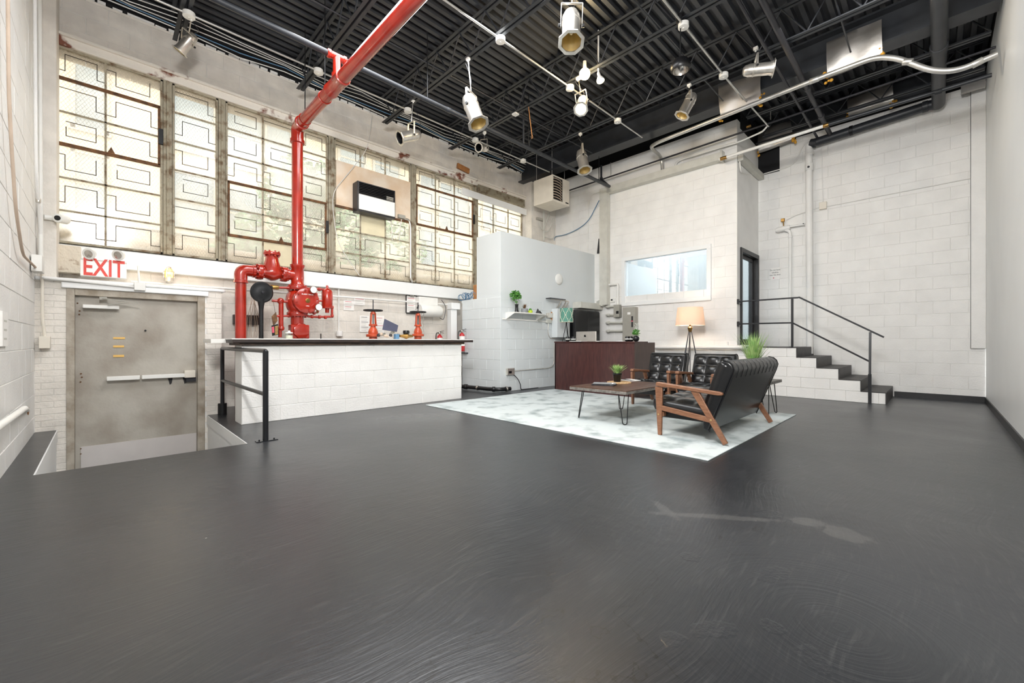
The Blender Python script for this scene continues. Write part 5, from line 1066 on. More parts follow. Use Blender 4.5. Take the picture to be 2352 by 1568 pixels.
a, b_, c_, d_ = ay(884, 732, Yk+.1), ay(915, 747, Yk+.1), ay(912, 762, Yk), ay(879, 757, Yk)
t = tag(MB().prism([a, b_, c_, d_], (0, .02, 0)).build('folder', 'darkblue', world=True, bevel=.003), 'slate blue folder leaning tilted between the two gate valves', 'folder')
q = ay(895, 765, 6.6)
t = thing('tool_pile', 'pile of grey brown fittings and rags below the blue folder', 'tools', (q.x, 6.6, z))
rr = random.Random(5)
for k in range(9):
    u = Vector((q.x+rr.uniform(-.16, .16), 6.6+rr.uniform(-.06, .1), z+rr.uniform(.035, .1))); v = u+Vector((rr.uniform(-.1, .1), rr.uniform(-.04, .04), rr.uniform(-.03, .04)))
    MB().tube([u, (u+v)/2+Vector((0, 0, .01)), v], [.02, .028, .016], 8).build('fitting', ('grey_metal', 'burlap', 'dark_metal')[k % 3], t, world=True)
q = ay(911, 770, 6.5); t = tag(MB().box((q.x-.035, 6.47, z), (q.x+.035, 6.54, z+.09)).build('small_carton', 'bluecable', world=True, bevel=.003), 'pale blue small carton on the counter between the valves', 'box')
q = ay(933, 768, 6.65); t = thing('water_meter', 'brass water meter with black cap between the gate valves', 'meter', (q.x, 6.65, z))
MB().tube([(q.x-.13, 6.65, z+.06), (q.x-.06, 6.65, z+.06), (q.x, 6.65, z+.06), (q.x+.06, 6.65, z+.06), (q.x+.13, 6.65, z+.06)], [.02, .03, .055, .03, .02], 14).build('body', 'brass', t, world=True)
MB().lathe([(.055, 0), (.058, .01), (.058, .05), (.05, .06), (0, .062)], (q.x, 6.65, z+.1), n=18).build('cap', 'black_plastic', t, world=True)
# papers and clipboard on the wall
def wallpaper(px0, py0, px1, py1, label, lines=5, m='redink', Y=7.99, cat='paper', rot=0):
    a, bb = ay(px0, py0, Y), ay(px1, py1, Y); z1_, z0_ = a.z, ay(px0, py1, Y).z; t = thing('paper_sheet', label, cat, ((a.x+bb.x)/2, Y, z0_))
    MB().box((a.x, Y-.004, z0_), (bb.x, Y, z1_)).build('sheet', 'paper', t, world=True)
    rr = random.Random(px0)
    for k in range(lines):
        zz = z1_-(z1_-z0_)*(k+1)/(lines+1); x1 = a.x+(bb.x-a.x)*rr.uniform(.6, .93)
        MB().box((a.x+.03, Y-.006, zz-.004), (x1, Y-.004, zz+.004)).build('text_line', m if k % 3 == 0 else 'trough', t, world=True)
    return t
wallpaper(789, 688, 813, 712, 'paper with red lines on the wall right of the riser')
wallpaper(813, 681, 838, 700, 'smaller paper higher on the wall, left of the first gate valve', 3)
wallpaper(826, 724, 848, 762, 'long typed list on the wall behind the left gate valve', 9, 'ink')
wallpaper(862, 724, 882, 765, 'paper with red lines on the wall behind the blue folder', 6)
t = wallpaper(934, 679, 957, 717, 'black clipboard with papers hanging on the wall', 6, 'redink', 7.97, 'clipboard')
a, bb = ay(934, 678, 7.96), ay(957, 718, 7.96); zt_, zb_ = a.z, ay(934, 718, 7.96).z
for r in ((a.x-.015, a.x, zb_, zt_), (bb.x, bb.x+.015, zb_, zt_), (a.x, bb.x, zt_-.0, zt_+.03), (a.x, bb.x, zb_-.015, zb_)): MB().box((r[0], 7.955, r[2]), (r[1], 7.98, r[3])).build('frame_edge', 'ink', t, world=True)
MB().box(((a.x+bb.x)/2-.05, 7.94, zt_-.03), ((a.x+bb.x)/2+.05, 7.96, zt_+.01)).build('clip', 'steel', t, world=True, bevel=.003)
# white water heater tank
a, bb = ay(966, 712, 7.75), ay(1014, 712, 7.75)
t = thing('roller_tank', 'white rounded horizontal tank fixed on the wall by the partition', 'tank', ((a.x+bb.x)/2, 7.75, a.z-.14))
MB().tube([(a.x, 7.8, a.z), (a.x+.02, 7.8, a.z), (bb.x-.05, 7.8, a.z), (bb.x, 7.8, a.z)], [.12, .135, .135, .11], 24).build('tank', 'white_plastic', t, world=True)
MB().box((a.x, 7.8, a.z+.02), (bb.x-.05, 7.97, a.z+.3)).build('cover', 'white_plastic', t, world=True, bevel=.02)
MB().tube(fillet([(bb.x-.02, 7.72, a.z+.25), (bb.x+.1, 7.7, a.z+.1), (bb.x+.02, 7.7, a.z-.2), (bb.x-.08, 7.7, a.z-.15)], .12), .007, 6).build('cord', 'dark_metal', t, world=True)
pipe('wall_conduit', [ay(300, 646, 7.84), ay(1040, 700, 7.84)], .016, 'white', 'white conduit running along the window wall under the sill', 'conduit')
pipe('wall_conduit', [ay(778, 650, 7.95), ay(778, 768, 7.95)], .012, 'white', 'thin vertical white conduit on the wall right of the riser', 'conduit', couplings=[(ay(780, 766, 7.93), (0, 0, 1), .06, .1, 'white')])
# blue coil
q = Vector((6.0, 7.5, 1.995)); t = thing('cable_coil', 'tangled coil of blue cable on the partition ledge', 'cable', q)
rr = random.Random(8)
for k in range(16):
    cc = q+Vector((rr.uniform(-.12, .05), rr.uniform(-.22, .2), .07+rr.uniform(-.02, .05))); r1 = rr.uniform(.05, .1); ax_ = Vector((rr.gauss(0, 1), rr.gauss(0, 1), rr.gauss(0, .5))).normalized(); x, y = frame_of(ax_)
    pts = [cc+(x*math.cos(a)+y*math.sin(a))*r1 for a in [i*PI/8 for i in range(16)]]
    for p in pts: p.z = max(p.z, 2.0)
    MB().tube(pts, .006, 5, closed=True).build('loop', 'bluecable', t, world=True)
c = MB(); c.box((5.95, 7.12, 1.995), (6.1, 7.3, 2.32)); tag(c.build('cardboard_box', 'tan', world=True, bevel=.004), 'brown cardboard carton edge on the partition ledge', 'box')
# white trap fitting on the wall near the partition
c = MB(); c.box((5.62, 7.66, 1.78), (5.86, 7.84, 1.93)); c.box((5.64, 7.7, 0), (5.8, 7.86, 1.8)); tag(c.build('white_downpipe_box', 'white_smooth', world=True, bevel=.008), 'white boxed downpipe in the corner beside the partition', 'pipe')
# extinguishers
def extinguisher(p, label, full=True):
    t = thing('fire_extinguisher', label, 'fire extinguisher', p); p = Vector(p); r = .065
    MB().lathe([(0, 0), (r*.9, 0), (r, .012), (r, .34), (r*.85, .38), (r*.4, .41), (.02, .42)], p, n=24).build('cylinder', 'ext_red', t, world=True)
    mb = MB().lathe([(r*1.01, .12), (r*1.012, .34)], p, n=24); mb.f = mb.f[:24]; mb.m = mb.m[:24]
    keep = [f for f in mb.f if sum((mb.v[i]-p).dot(-FV) for i in f)/4 > .005]; mb.f = keep; mb.m = [0]*len(keep); mb.build('label', 'paper', t, world=True)
    MB().lathe([(.022, .42), (.025, .43), (.025, .47), (.018, .48)], p, n=14).build('valve', 'steel', t, world=True)
    MB().beam(p+Vector((0, 0, .48)), p+Vector((.05, -.09, .50)), .022, .01).build('lever', 'black_plastic', t, world=True); MB().beam(p+Vector((0, 0, .47)), p+Vector((.05, -.08, .455)), .022, .01).build('handle', 'black_plastic', t, world=True)
    MB().tube(fillet([p+Vector((0, 0, .45)), p+Vector((-.07, .03, .46)), p+Vector((-.085, .03, .36)), p+Vector((-.08, .02, .2))], .05), .011, 8).build('hose', 'black_plastic', t, world=True)
    return t
extinguisher((5.78, 7.49, .83), 'red fire extinguisher with white label on the partition end')
t = extinguisher((ay(1010, 770, 7.9).x, 7.9, .79), 'fire extinguisher mostly hidden behind the counter top, red with black lever')
MB().box((t.location.x-.05, 7.96, .95), (t.location.x+.05, 8.0, 1.05)).build('wall_hook', 'dark_metal', t, world=True)
c = MB(); c.box((5.80, 7.40, .78), (5.884, 7.58, .80)); tag(c.build('extinguisher_bracket', 'dark_metal', world=True), 'dark wall bracket under the red fire extinguisher', 'bracket')
# black floor pipe
pts = [az(1062, 893, .06)+Vector((0, .5, 0)), az(1062, 886, .06), az(1085, 888, .06), az(1110, 893, .06), az(1130, 890, .06), az(1142, 892, .06)]
pts = [(5.55, 7.6, .07), (5.60, 7.25, .07), (5.66, 6.85, .07), (5.68, 6.5, .07), (5.80, 6.25, .07), (6.05, 6.2, .07)]
pipe('floor_pipe', pts, .04, 'black_plastic', 'black floor pipe with couplings at the foot of the partition', fil=.1, couplings=[((5.62, 7.15, .07), (.12, -1, 0), .055, .08, 'black_plastic'), ((5.665, 6.8, .07), (.1, -1, 0), .052, .04, 'steel'), ((5.74, 6.38, .07), (.6, -1, 0), .052, .06, 'black_plastic'), ((5.95, 6.22, .07), (1, -.1, 0), .052, .04, 'steel')])

# ------------------------------------------------------------ exit door and left corner
t = thing('door_1', 'worn grey steel exit door with panic bar', None, (.36, 7.4, -.6), kind='structure')
MB().box((-.24, 7.36, -.6), (.955, 7.41, 1.61)).build('door_leaf', 'door', t, world=True, bevel=.003)
for r in ((-.31, -.24, -.62, 1.69), (.955, 1.04, -.62, 1.69), (-.24, .955, 1.61, 1.69)): MB().box((r[0], 7.29, r[2]), (r[1], 7.5, r[3])).build('door_frame', 'door_frame', t, world=True, bevel=.005)
MB().box((-.19, 7.352, -.58), (.95, 7.36, -.245)).build('kick_plate', 'kick', t, world=True)
Yd = 7.30
a, bb = ay(245, 874, Yd), ay(444, 858, Yd); zz = (a.z+bb.z)/2
pb = MB().box((a.x, Yd-.03, zz-.022), (a.x+.31, Yd+.03, zz+.03)); p = pb.build('panic_bar', 'white_plastic', t, world=True, bevel=.004)
MB().box((a.x+.33, Yd-.03, zz-.02), (bb.x-.08, Yd+.03, zz+.03)).build('panic_bar', 'white_plastic', t, world=True, bevel=.004)
MB().box((bb.x-.1, Yd-.04, zz-.03), (bb.x+.02, Yd+.06, zz+.07)).build('latch_case', 'beige_metal', t, world=True, bevel=.006)
MB().box((bb.x-.08, Yd-.0, zz-.09), (bb.x+.03, Yd+.05, zz-.03)).build('latch_plate', 'dark_metal', t, world=True)
for x in (a.x+.9*0+.62, a.x+.78): MB().prism([(x-.02, 7.352, zz-.03), (x+.03, 7.352, zz-.03), (x+.02, 7.352, zz-.10), (x, 7.352, zz-.12)], (0, .006, 0)).build('scar', 'ink', t, world=True)
a, bb = ay(190, 703, 7.28), ay(274, 703, 7.28)
MB().box((a.x, 7.25, a.z-.022), (bb.x, 7.34, a.z+.022)).build('door_closer', 'white_plastic', t, world=True, bevel=.006)
MB().beam(ay(248, 700, 7.24), ay(300, 694, 7.2), .03, .008).build('closer_arm', 'grey_metal', t, world=True); MB().beam(ay(235, 684, 7.22), ay(318, 697, 7.2), .03, .008).build('closer_arm', 'grey_metal', t, world=True)
MB().box(ay(228, 681, 7.25), ay(246, 690, 7.3)).build('closer_bracket', 'grey_metal', t, world=True, bevel=.004)
for y, w in ((776, 27), (795, 25), (817, 25)): MB().box(ay(260, y-2, 7.352), ay(260+w, y+2.5, 7.36)).build('reflective_strip', 'gold_refl', t, world=True)
MB().lathe([(.012, 0), (.008, .006), (0, .006)], ay(334, 759, 7.352), (0, -1, 0), 12).build('peephole', 'black_iron', t, world=True)
for p in ((178, 696), (183, 714), (182, 722), (186, 858), (188, 866), (185, 877), (186, 1030), (186, 1042)): MB().lathe([(.009, 0), (.006, .004), (0, .004)], ay(*p, 7.355), (0, -1, 0), 8).build('screw', 'rust', t, world=True)
# EXIT sign with emergency heads
Y = 7.36; a, bb = ay(184, 593, Y), ay(291, 640, Y); Z1, Z0 = a.z, ay(184, 632, Y).z
t = thing('exit_sign', 'white EXIT sign with red letters and two emergency lamp heads', 'sign', ((a.x+bb.x)/2, Y+.1, Z0))
MB().box((a.x, Y, Z0), (bb.x, Y+.12, Z1)).build('housing', 'sign_white', t, world=True, bevel=.006)
w_ = bb.x-a.x; text('lettering', 'EXIT', .30, ((a.x+bb.x)/2, Y-.002, (Z0+Z1)/2), RY, 'exit_red', t, .003, sx=.62, off=.005)
MB().box((a.x+.1, Y+.12, Z0+.03), (bb.x-.1, 7.879, Z1-.05)).build('mount', 'white_plastic', t, world=True)
MB().box((a.x, Y-.004, Z1-.012), (bb.x, Y, Z1)).build('rim', 'trough', t, world=True)
for px in (205, 272):
    q = ay(px, 583 if px < 250 else 586, Y-.05); h = MB().lathe([(.025, -.06), (.05, -.04), (.068, 0), (.07, .01), (.062, .012)], q, dv(.1, -.25, -1), 20).build('lamp_head', 'white_plastic', t, world=True)
    g = MB().lathe([(.06, .006), (.03, .02), (0, .024)], q, dv(.1, -.25, -1), 20).build('lens', 'steel', t, world=True)
# boxes and stained hole left of sign
c = MB(); c.box((-.45, 7.78, 1.93), (-.2, 7.99, 2.28)); tag(c.build('trim_11', 'exitgrime', bevel=.01), 'broken stained plaster patch left of the exit sign', None, None, 'structure')
c = MB(); c.box((-.56, 7.27, 1.765), (1.28, 7.99, 1.81)); tag(c.build('trim_12', 'white_smooth', bevel=.015), 'white ledge across the top of the brick door surround', None, None, 'structure')
c = MB(); c.box((-.35, 7.26, 1.69), (1.08, 7.3, 1.76)); tag(c.build('trim_13', 'white_smooth', bevel=.01), 'white lintel over the grey door frame', None, None, 'structure')
# caged jar lamp
q = ay(388, 632, 7.75); t = thing('jar_lamp', 'caged glass jar lamp, lit, above the exit door', 'lamp', q)
MB().lathe([(.052, -.09), (.058, -.085), (.058, -.04), (.05, -.035)], q, (0, 0, 1), 18).build('base', 'alu', t, world=True)
MB().lathe([(.046, -.035), (.05, 0), (.05, .05), (.04, .085), (.02, .1), (0, .102)], q, (0, 0, 1), 18).build('jar', 'jelly', t, world=True)
mb = MB()
for k in range(6):
    a = k*PI/3; mb.tube([q+Vector((.06*math.cos(a), .06*math.sin(a), -.04)), q+Vector((.062*math.cos(a), .062*math.sin(a), .05)), q+Vector((.03*math.cos(a), .03*math.sin(a), .115)), q+Vector((0, 0, .12))], .004, 5)
for z_ in (0, .05): mb.tube([q+Vector((.063*math.cos(a), .063*math.sin(a), z_)) for a in [i*PI/8 for i in range(16)]], .004, 5, closed=True)
mb.build('cage', 'steel', t, world=True)
MB().cyl(q+Vector((0, 0, -.08)), q+Vector((0, .22, -.08)), .02, n=8).build('bracket', 'white_plastic', t, world=True)
light('jar_lamp_light', 'POINT', q+Vector((0, -.13, .04)), None, 2.5, (1, .82, .55), .05)
c = MB(); a = ay(308, 648, 7.22); c.box((a.x, 7.2, a.z-.1), (a.x+.11, 7.27, a.z)); c.cyl((a.x+.05, 7.23, a.z), (a.x+.05, 7.5, a.z+.25), .012, n=8); tag(c.build('junction_box', 'white_plastic', world=True, bevel=.004), 'white junction box right of the exit sign', 'box')
pipe('wall_conduit', [(-.5, 7.24, 1.79), (.35, 7.24, 1.75)], .016, 'white', 'thin white conduit across the wall under the exit sign', 'conduit')
# left wall services
LX = -.52
def L(px, py, x=LX): return ax(px, py, x)
pipe('wall_conduit', [L(18, -20), L(20, 210), L(26, 330), L(36, 480), L(52, 585), L(98, 630)], .011, 'burlap', 'tan stained conduit bending down the left wall', 'conduit', .15)
pipe('wall_conduit', [L(80, -20), L(82, 330), L(84, 420), L(92, 500), L(96, 590)], .016, 'white', 'white conduit down the left wall near the corner', 'conduit', .3, couplings=[(L(88, 460), (0, 0, 1), .022, .05, 'alu')])
pipe('wall_conduit', [L(91, -20), L(94, 600)], .02, 'white_plastic', 'smooth white conduit in the left corner', 'conduit')
c = MB(); c.box((-.56, 7.52, -.0), (-.40, 7.99, 5.64)); tag(c.build('corner_column', 'warm_white', world=True, bevel=.01), 'rough white corner column between left wall and windows', 'column')
q = Vector((-.36, 7.45, ay(108, 498, 7.45).z)); t = thing('security_camera', 'white bullet security camera in the left corner', 'camera', q)
cdv = dv(.35, -.1, -1)
MB().lathe([(.03, -.1), (.05, -.08), (.055, .04), (.05, .06), (.042, .062)], q, cdv, 20).build('body', 'white_plastic', t, world=True); MB().lathe([(.03, .055), (.03, .066), (0, .068)], q, cdv, 16).build('lens', 'black_plastic', t, world=True)
MB().cyl(q-cdv*.08, q+Vector((-.14, .03, 0)), .03, n=12).build('mount', 'white_plastic', t, world=True)
t = thing('wall_switch_box', 'white junction box on the conduit in the left corner', 'box', L(92, 620))
a = L(90, 605, -.5); MB().box((-.55, a.y-.12, a.z-.1), (-.47, a.y+.12, a.z+.08)).build('body', 'white_plastic', t, world=True, bevel=.005)
q = ay(106, 790, 7.25); t = thing('wall_switch_box', 'beige electric box on a pipe beside the exit door', 'box', q)
MB().box((q.x-.055, 7.2, q.z-.05), (q.x+.035, 7.29, q.z+.09)).build('body', 'beige_metal', t, world=True, bevel=.005); MB().tube(fillet([(q.x-.01, 7.26, q.z+.08), (q.x-.03, 7.26, q.z+.3), (q.x-.03, 7.26, 1.85)], .1), .014, 8).build('conduit', 'beige_metal', t, world=True)
# handrail on the left wall
t = thing('wall_handrail', 'white tube handrail returning into the left wall', 'handrail', L(30, 945, -.45))
MB().tube(fillet([L(-60, 1020, -.44), L(56, 938, -.44), L(62, 942, -.57), (-.57, L(62, 942, -.57).y, L(62, 942, -.57).z)], .05), .022, 12).build('tube', 'white_plastic', t, world=True)
MB().lathe([(.04, 0), (.04, .008), (.025, .01)], (-.56, L(60, 942, -.57).y, L(62, 942, -.57).z), (1, 0, 0), 16).build('wall_flange', 'tan', t, world=True)
a = L(24, 757); t = thing('paper_sheet', 'white printed card on the left wall', 'paper', (-.555, a.y, a.z-.15)); MB().box((-.558, a.y-.14, a.z-.13), (-.545, a.y+.14, a.z+.14)).build('sheet', 'paper', t, world=True)
for k in range(3): MB().box((-.5455, a.y-.08, a.z+.06-.07*k), (-.544, a.y+.06, a.z+.075-.07*k)).build('text_line', 'trough', t, world=True)
# ------------------------------------------------------------ stairs
LZ = .94; ys = [2.87, 1.84, 1.53, 1.21, .91, .59]; zs = [.94, .76, .575, .385, .20]
t = thing('concrete_steps', 'white block steps with black treads up to the office door', 'steps', (10.05, 1.7, 0), kind=None)
for k in range(5):
    y0, y1, z = (2.862 if k == 0 else ys[k]), ys[k+1], zs[k]
    MB().box((9.3, y1, 0), (10.79, y0, z-.012)).build('step', 'white', t, world=True, smooth=0)
    MB().box((9.285, y1-.012, z-.014), (10.79, y0 if k == 0 else y0, z)).build('tread', 'tread', t, world=True, smooth=0)
    zl = zs[k+1] if k < 4 else 0
    MB().box((9.285, y1-.014, zl), (10.79, y1, z-.014)).build('riser', 'tread', t, world=True, smooth=0)
me = unit_block('block', 'white', .012, .44, .2)
for j in range(5):
    za, zc = j*.19, min((j+1)*.19, .93); ye = ys[5-j] if j < 5 else 1.84
    y = 2.87-(.22 if j % 2 else 0); first = True
    edges = [2.87]+[2.87-(.22 if j % 2 else .44)-.44*k for k in range(8)]
    for p, q in zip(edges, edges[1:]):
        q = max(q, ye)
        if p-q < .05: break
        o = bpy.data.objects.new('block', me); C.objects.link(o); o.parent = t; o.location = Vector((9.289, p, za))-t.location; o.rotation_euler = (0, 0, -PI/2); o.scale = (p-q, 1, zc-za)
t = thing('stair_railing', 'black square bar railing on the concrete steps', 'railing', (9.4, 1.8, 0))
X = 9.33
def bar(p, q, nm, w=.028): MB().beam(p, q, w, w, up=(1, 0, 0)).build(nm, 'rail', t, world=True, bevel=.003)
bar((X, 2.84, 1.87), (X, 1.81, 1.875), 'top_rail'); bar((X, 1.81, 1.885), (X, .61, 1.12), 'top_rail')
bar((X, 2.84, 1.41), (X, 1.91, 1.405), 'middle_rail'); bar((X, 1.91, 1.405), (X, .78, .70), 'middle_rail')
bar((X, 1.91, .94), (X, 1.91, 1.875), 'post', .036); MB().beam((9.27, .785, 0), (9.27, .785, .5), .045, .045).build('post', 'rail', t, world=True); MB().beam((9.27, .785, .42), (X, .785, 1.21), .034, .034).build('post', 'rail', t, world=True)
for z in (1.87, 1.41): MB().box((9.29, 2.83, z-.05), (9.4, 2.866, z+.05)).build('wall_bracket', 'rail', t, world=True)

# ------------------------------------------------------------ rug
b = MB(); b.box((3.79, 1.40, 0.0), (7.06, 5.88, .010)); o = b.build('rug', 'rug', world=True, smooth=0, bevel=.004)
tag(o, 'large distressed pale grey rug under the seating', 'rug'); 
RZ = .0105
# ------------------------------------------------------------ tufted seating
def tufted(u, v, w, d, t_, bul, nm, par, xf, ring=True, m='leather'):
    """pad w x d, thickness t_, u x v buttons cells; xf maps (x, y, h) -> world"""
    nu, nv = u*10, v*10; vs = []; fs = []
    for j in range(nv+1):
        for i in range(nu+1):
            a, b_ = i/nu, j/nv; cu = abs(math.sin(PI*a*u)); cv = abs(math.sin(PI*b_*v)); e = min(1, min(a, 1-a)*nu/3)*min(1, min(b_, 1-b_)*nv/3)
            hgt = t_-.02+bul*(cu*cv)**.55-(0 if e >= 1 else (1-e)*.02)
            vs.append(xf((a-.5)*w, b_*d, hgt))
    base = len(vs)
    for j in (0, nv):
        pass
    bot = []
    for j in range(nv+1):
        for i in range(nu+1):
            if i in (0, nu) or j in (0, nv): pass
    def idx(i, j): return j*(nu+1)+i
    per = [(i, 0) for i in range(nu+1)]+[(nu, j) for j in range(1, nv+1)]+[(i, nv) for i in range(nu-1, -1, -1)]+[(0, j) for j in range(nv-1, 0, -1)]
    for j in range(nv):
        for i in range(nu): fs.append((idx(i, j), idx(i+1, j), idx(i+1, j+1), idx(i, j+1)))
    prev = [idx(*p) for p in per]
    for (off, h) in ((.012, t_*.75), (.014, t_*.3), (.0, 0)):
        cur = []
        for (i, j) in per:
            a, b_ = i/nu, j/nv; ox = -off if i == 0 else (off if i == nu else 0); oy = -off if j == 0 else (off if j == nv else 0)
            cur.append(len(vs)); vs.append(xf((a-.5)*w+ox, b_*d+oy, h))
        n = len(per)
        for k in range(n): fs.append((prev[k], cur[k], cur[(k+1) % n], prev[(k+1) % n]))
        prev = cur
    fs.append(tuple(prev)); mb = MB().add(vs, fs); o = mb.build(nm, m, par, smooth=180)
    mb = MB()
    for j in range(1, v):
        for i in range(1, u):
            c0 = Vector(xf((i/u-.5)*w, j/v*d, t_-.022)); mb.sphere(c0, .011, 8, 6)
    if mb.v:
        bt = mb.build('buttons', m, o); 
    return o
def lounge(nm, label, cat, w, cells, loc, rz, group=None):
    t = thing(nm, label, cat, loc, rz, group); hw = w/2
    # seat pad: local y from -.22 (rear) to .40 (front)
    tufted(cells, 3, w-.11, .62, .155, .03, 'seat', t, lambda x, y, h: (x, .41-y, .255+h+(.02-(y/.6)*.05)))
    # back pad leaning
    p0 = Vector((0, -.17, .33)); up = Vector((0, -.33, .94)).normalized(); nrm = Vector((0, .94, .33)).normalized()
    tufted(cells, 3, w-.06, .50, .14, .034, 'backrest', t, lambda x, y, h: tuple(p0+Vector((x, 0, 0))+up*y+nrm*(h-.06)))
    # rolled outer back with flat rear panel
    prof = []
    P = lambda s, h: p0+up*s+nrm*h
    pts = [P(-.20, -.085), P(.42, -.105), P(.49, -.10), P(.53, -.07), P(.548, -.03), P(.54, .03), P(.50, .068), P(.25, .062), P(.0, .045), P(-.20, -.02)]
    b = MB(); b.prism([q+Vector((-(w-.04)/2, 0, 0)) for q in pts], (w-.04, 0, 0)); b.build('back_shell', 'leather', t, bevel=.018, seg=3)
    mb = MB()
    for sx in (-1, 1): mb.tube([q+Vector((sx*((w-.04)/2-.004), 0, 0))-nrm*.004 for q in pts[:6]], .006, 6)
    mb.build('piping', 'leather', t)
    ns = cells*2+1; mb = MB()
    for k in range(1, ns):
        x = -(w-.04)/2+(w-.04)*k/ns; mb.tube([P(.40, -.107)+Vector((x, 0, 0)), P(.49, -.103)+Vector((x, 0, 0)), P(.535, -.07)+Vector((x, 0, 0)), P(.549, -.03)+Vector((x, 0, 0)), P(.535, .02)+Vector((x, 0, 0))], .002, 5)
    mb.build('seams', 'black_plastic', t)
    b = MB(); b.box((-hw+.09, -.10, .19), (hw-.09, .36, .262)); b.build('seat_base', 'black_plastic', t, bevel=.01)
    for sx in (-1, 1):
        x = sx*(hw-.02)
        b = MB(); b.beam((x, .335, .0005), (x, .345, .535), .034, .042, up=(0, 1, 0), w2=.034, h2=.085); b.build('leg', 'walnut', t, bevel=.006)
        b = MB(); b.beam((x, -.352, .015), (x, -.04, .535), .034, .05, up=(0, 1, 0), h2=.075); b.build('leg', 'walnut', t, bevel=.006)
        b = MB()
        pr = [(.375, .545), (.375, .575), (.36, .59), (.2, .575), (-.1, .55), (-.3, .535), (-.33, .525), (-.33, .50), (-.28, .495), (-.05, .515), (.2, .535), (.3, .535)]
        b.prism([(x-.03, y, z) for y, z in pr], (.06, 0, 0)); b.build('armrest', 'walnut', t, bevel=.008)
        b = MB(); b.beam((x, .33, .305), (x, -.22, .235), .028, .055, up=(0, 0, 1)); b.build('side_rail', 'walnut', t, bevel=.005)
        b = MB()
        for y, z in ((-.215, .24), (-.25, .515), (.345, .23)): b.lathe([(.011, 0), (.011, .004), (0, .005)], (x+sx*.017, y, z), (sx, 0, 0), 10)
        b.build('screw_caps', 'button', t)
    b = MB(); b.beam((-hw+.03, .31, .235), (hw-.03, .31, .235), .05, .025, up=(0, 1, 0)); b.build('front_rail', 'walnut', t, bevel=.004)
    return t
lounge('loveseat', 'black leather loveseat with brown wood frame seen from behind', 'sofa', 1.66, 5, (5.24, 1.82, RZ), 0)
lounge('armchair', 'black tufted armchair with wood arms beside the reception desk', 'chair', .66, 3, (6.62, 3.22, RZ), PI/2, 'tufted armchairs')
lounge('armchair', 'black tufted armchair with wood arms nearer the loveseat and floor lamp', 'chair', .66, 3, (6.62, 2.46, RZ), PI/2, 'tufted armchairs')
# ------------------------------------------------------------ coffee table
def hairpin(par, p, d1, z, h=.40, w=.07, thin=.006):
    p = Vector(p); top = Vector((p.x, p.y, z)); inw = (Vector((par.location.x, par.location.y, z))-top); inw = Vector((math.copysign(.045, inw.x), math.copysign(.045, inw.y), 0)); top = top+inw; a = top+Vector(d1)*w*.9; c_ = top-Vector(d1)*w*.9; f = p
    mb = MB(); mb.tube(fillet([a, f+Vector(d1)*.025+Vector((0, 0, .008)), f-Vector(d1)*.025+Vector((0, 0, .008)), c_], .03, 5), thin, 8); mb.beam(a+Vector(d1)*.02, c_-Vector(d1)*.02, .03, .004); mb.build('hairpin_leg', 'black_iron', par, world=True)
t = thing('coffee_table', 'dark wood coffee table with black hairpin legs on the rug', 'table', (5.15, 3.05, RZ))
X0, X1, Y0, Y1 = 4.50, 5.78, 2.62, 3.47; TZ = .45
n = 7
for k in range(n):
    ya = Y0+(Y1-Y0)*k/n; yb = Y0+(Y1-Y0)*(k+1)/n; MB().box((X0+.006, ya+.0012, TZ-.01), (X1-.006, yb-.0012, TZ)).build('plank', 'tabletop', t, world=True, smooth=0)
MB().box((X0, Y0, TZ-.045), (X1, Y1, TZ-.0095)).build('top_frame', 'tableedge', t, world=True, bevel=.003)
for x, y, d in ((4.61, 3.40, (.707, .707, 0)), (4.63, 2.71, (.707, -.707, 0)), (5.66, 3.38, (.707, -.707, 0)), (5.66, 2.71, (.707, .707, 0))): hairpin(t, (x, y, RZ), d, TZ-.046)
mz = TZ+.001; q = az(1422, 879, TZ); t = thing('place_mat', 'round woven straw mat on the coffee table', 'mat', (q.x, q.y, mz))
mb = MB()
for k in range(9): mb.tube([(q.x+(.02+.018*k)*math.cos(a), q.y+(.02+.018*k)*math.sin(a), mz+.006) for a in [i*PI/14 for i in range(28)]], .0095, 6, closed=True)
mb.build('weave', 'rope', t, world=True)
q = Vector((q.x-.02, q.y+.02, mz+.016)); t = thing('potted_grass', 'small potted grass in a black pot on the straw mat', 'plant', q)
MB().lathe([(0, 0), (.045, 0), (.05, .006), (.062, .10), (.067, .105), (.067, .125), (.058, .125), (.055, .10), (0, .10)], q, n=24).build('pot', 'black_plastic', t, world=True)
mb = MB(); blades(mb, q+Vector((0, 0, .10)), 150, .17, .12, 3, .0065, .045); tag(mb.build('grass', 'leaf_pale', t, world=True, smooth=0), kind='stuff')
q = az(1388, 884, TZ)
for k, (dx, dy, m_, rz_, lab) in enumerate(((0, 0, 'matte_black', .3, 'black magazine on the coffee table in front of the mat'), (.02, .01, 'concrete_grey', .5, 'grey magazine lying on the black magazine'))):
    t = thing('magazine', lab, 'magazine', (q.x+dx, q.y+dy, mz+.012*k), rz_); MB().box((-.11, -.15, 0), (.11, .15, .0105)).build('pages', 'dark_metal', t, smooth=0); MB().box((-.112, -.152, .0105), (.112, .152, .0118)).build('cover', m_, t, smooth=0)
    MB().box((-.08, -.12, .0118), (.08, -.10, .012)).build('cover_strip', 'paper', t, smooth=0)
q = az(1447, 873, TZ); t = thing('magazine', 'open black and white magazine behind the straw mat', 'magazine', (q.x, q.y, mz), -.4); MB().box((-.1, -.13, 0), (.1, .13, .008)).build('pages', 'paper', t); MB().box((-.09, -.12, .008), (.0, .12, .009)).build('picture', 'ink', t)
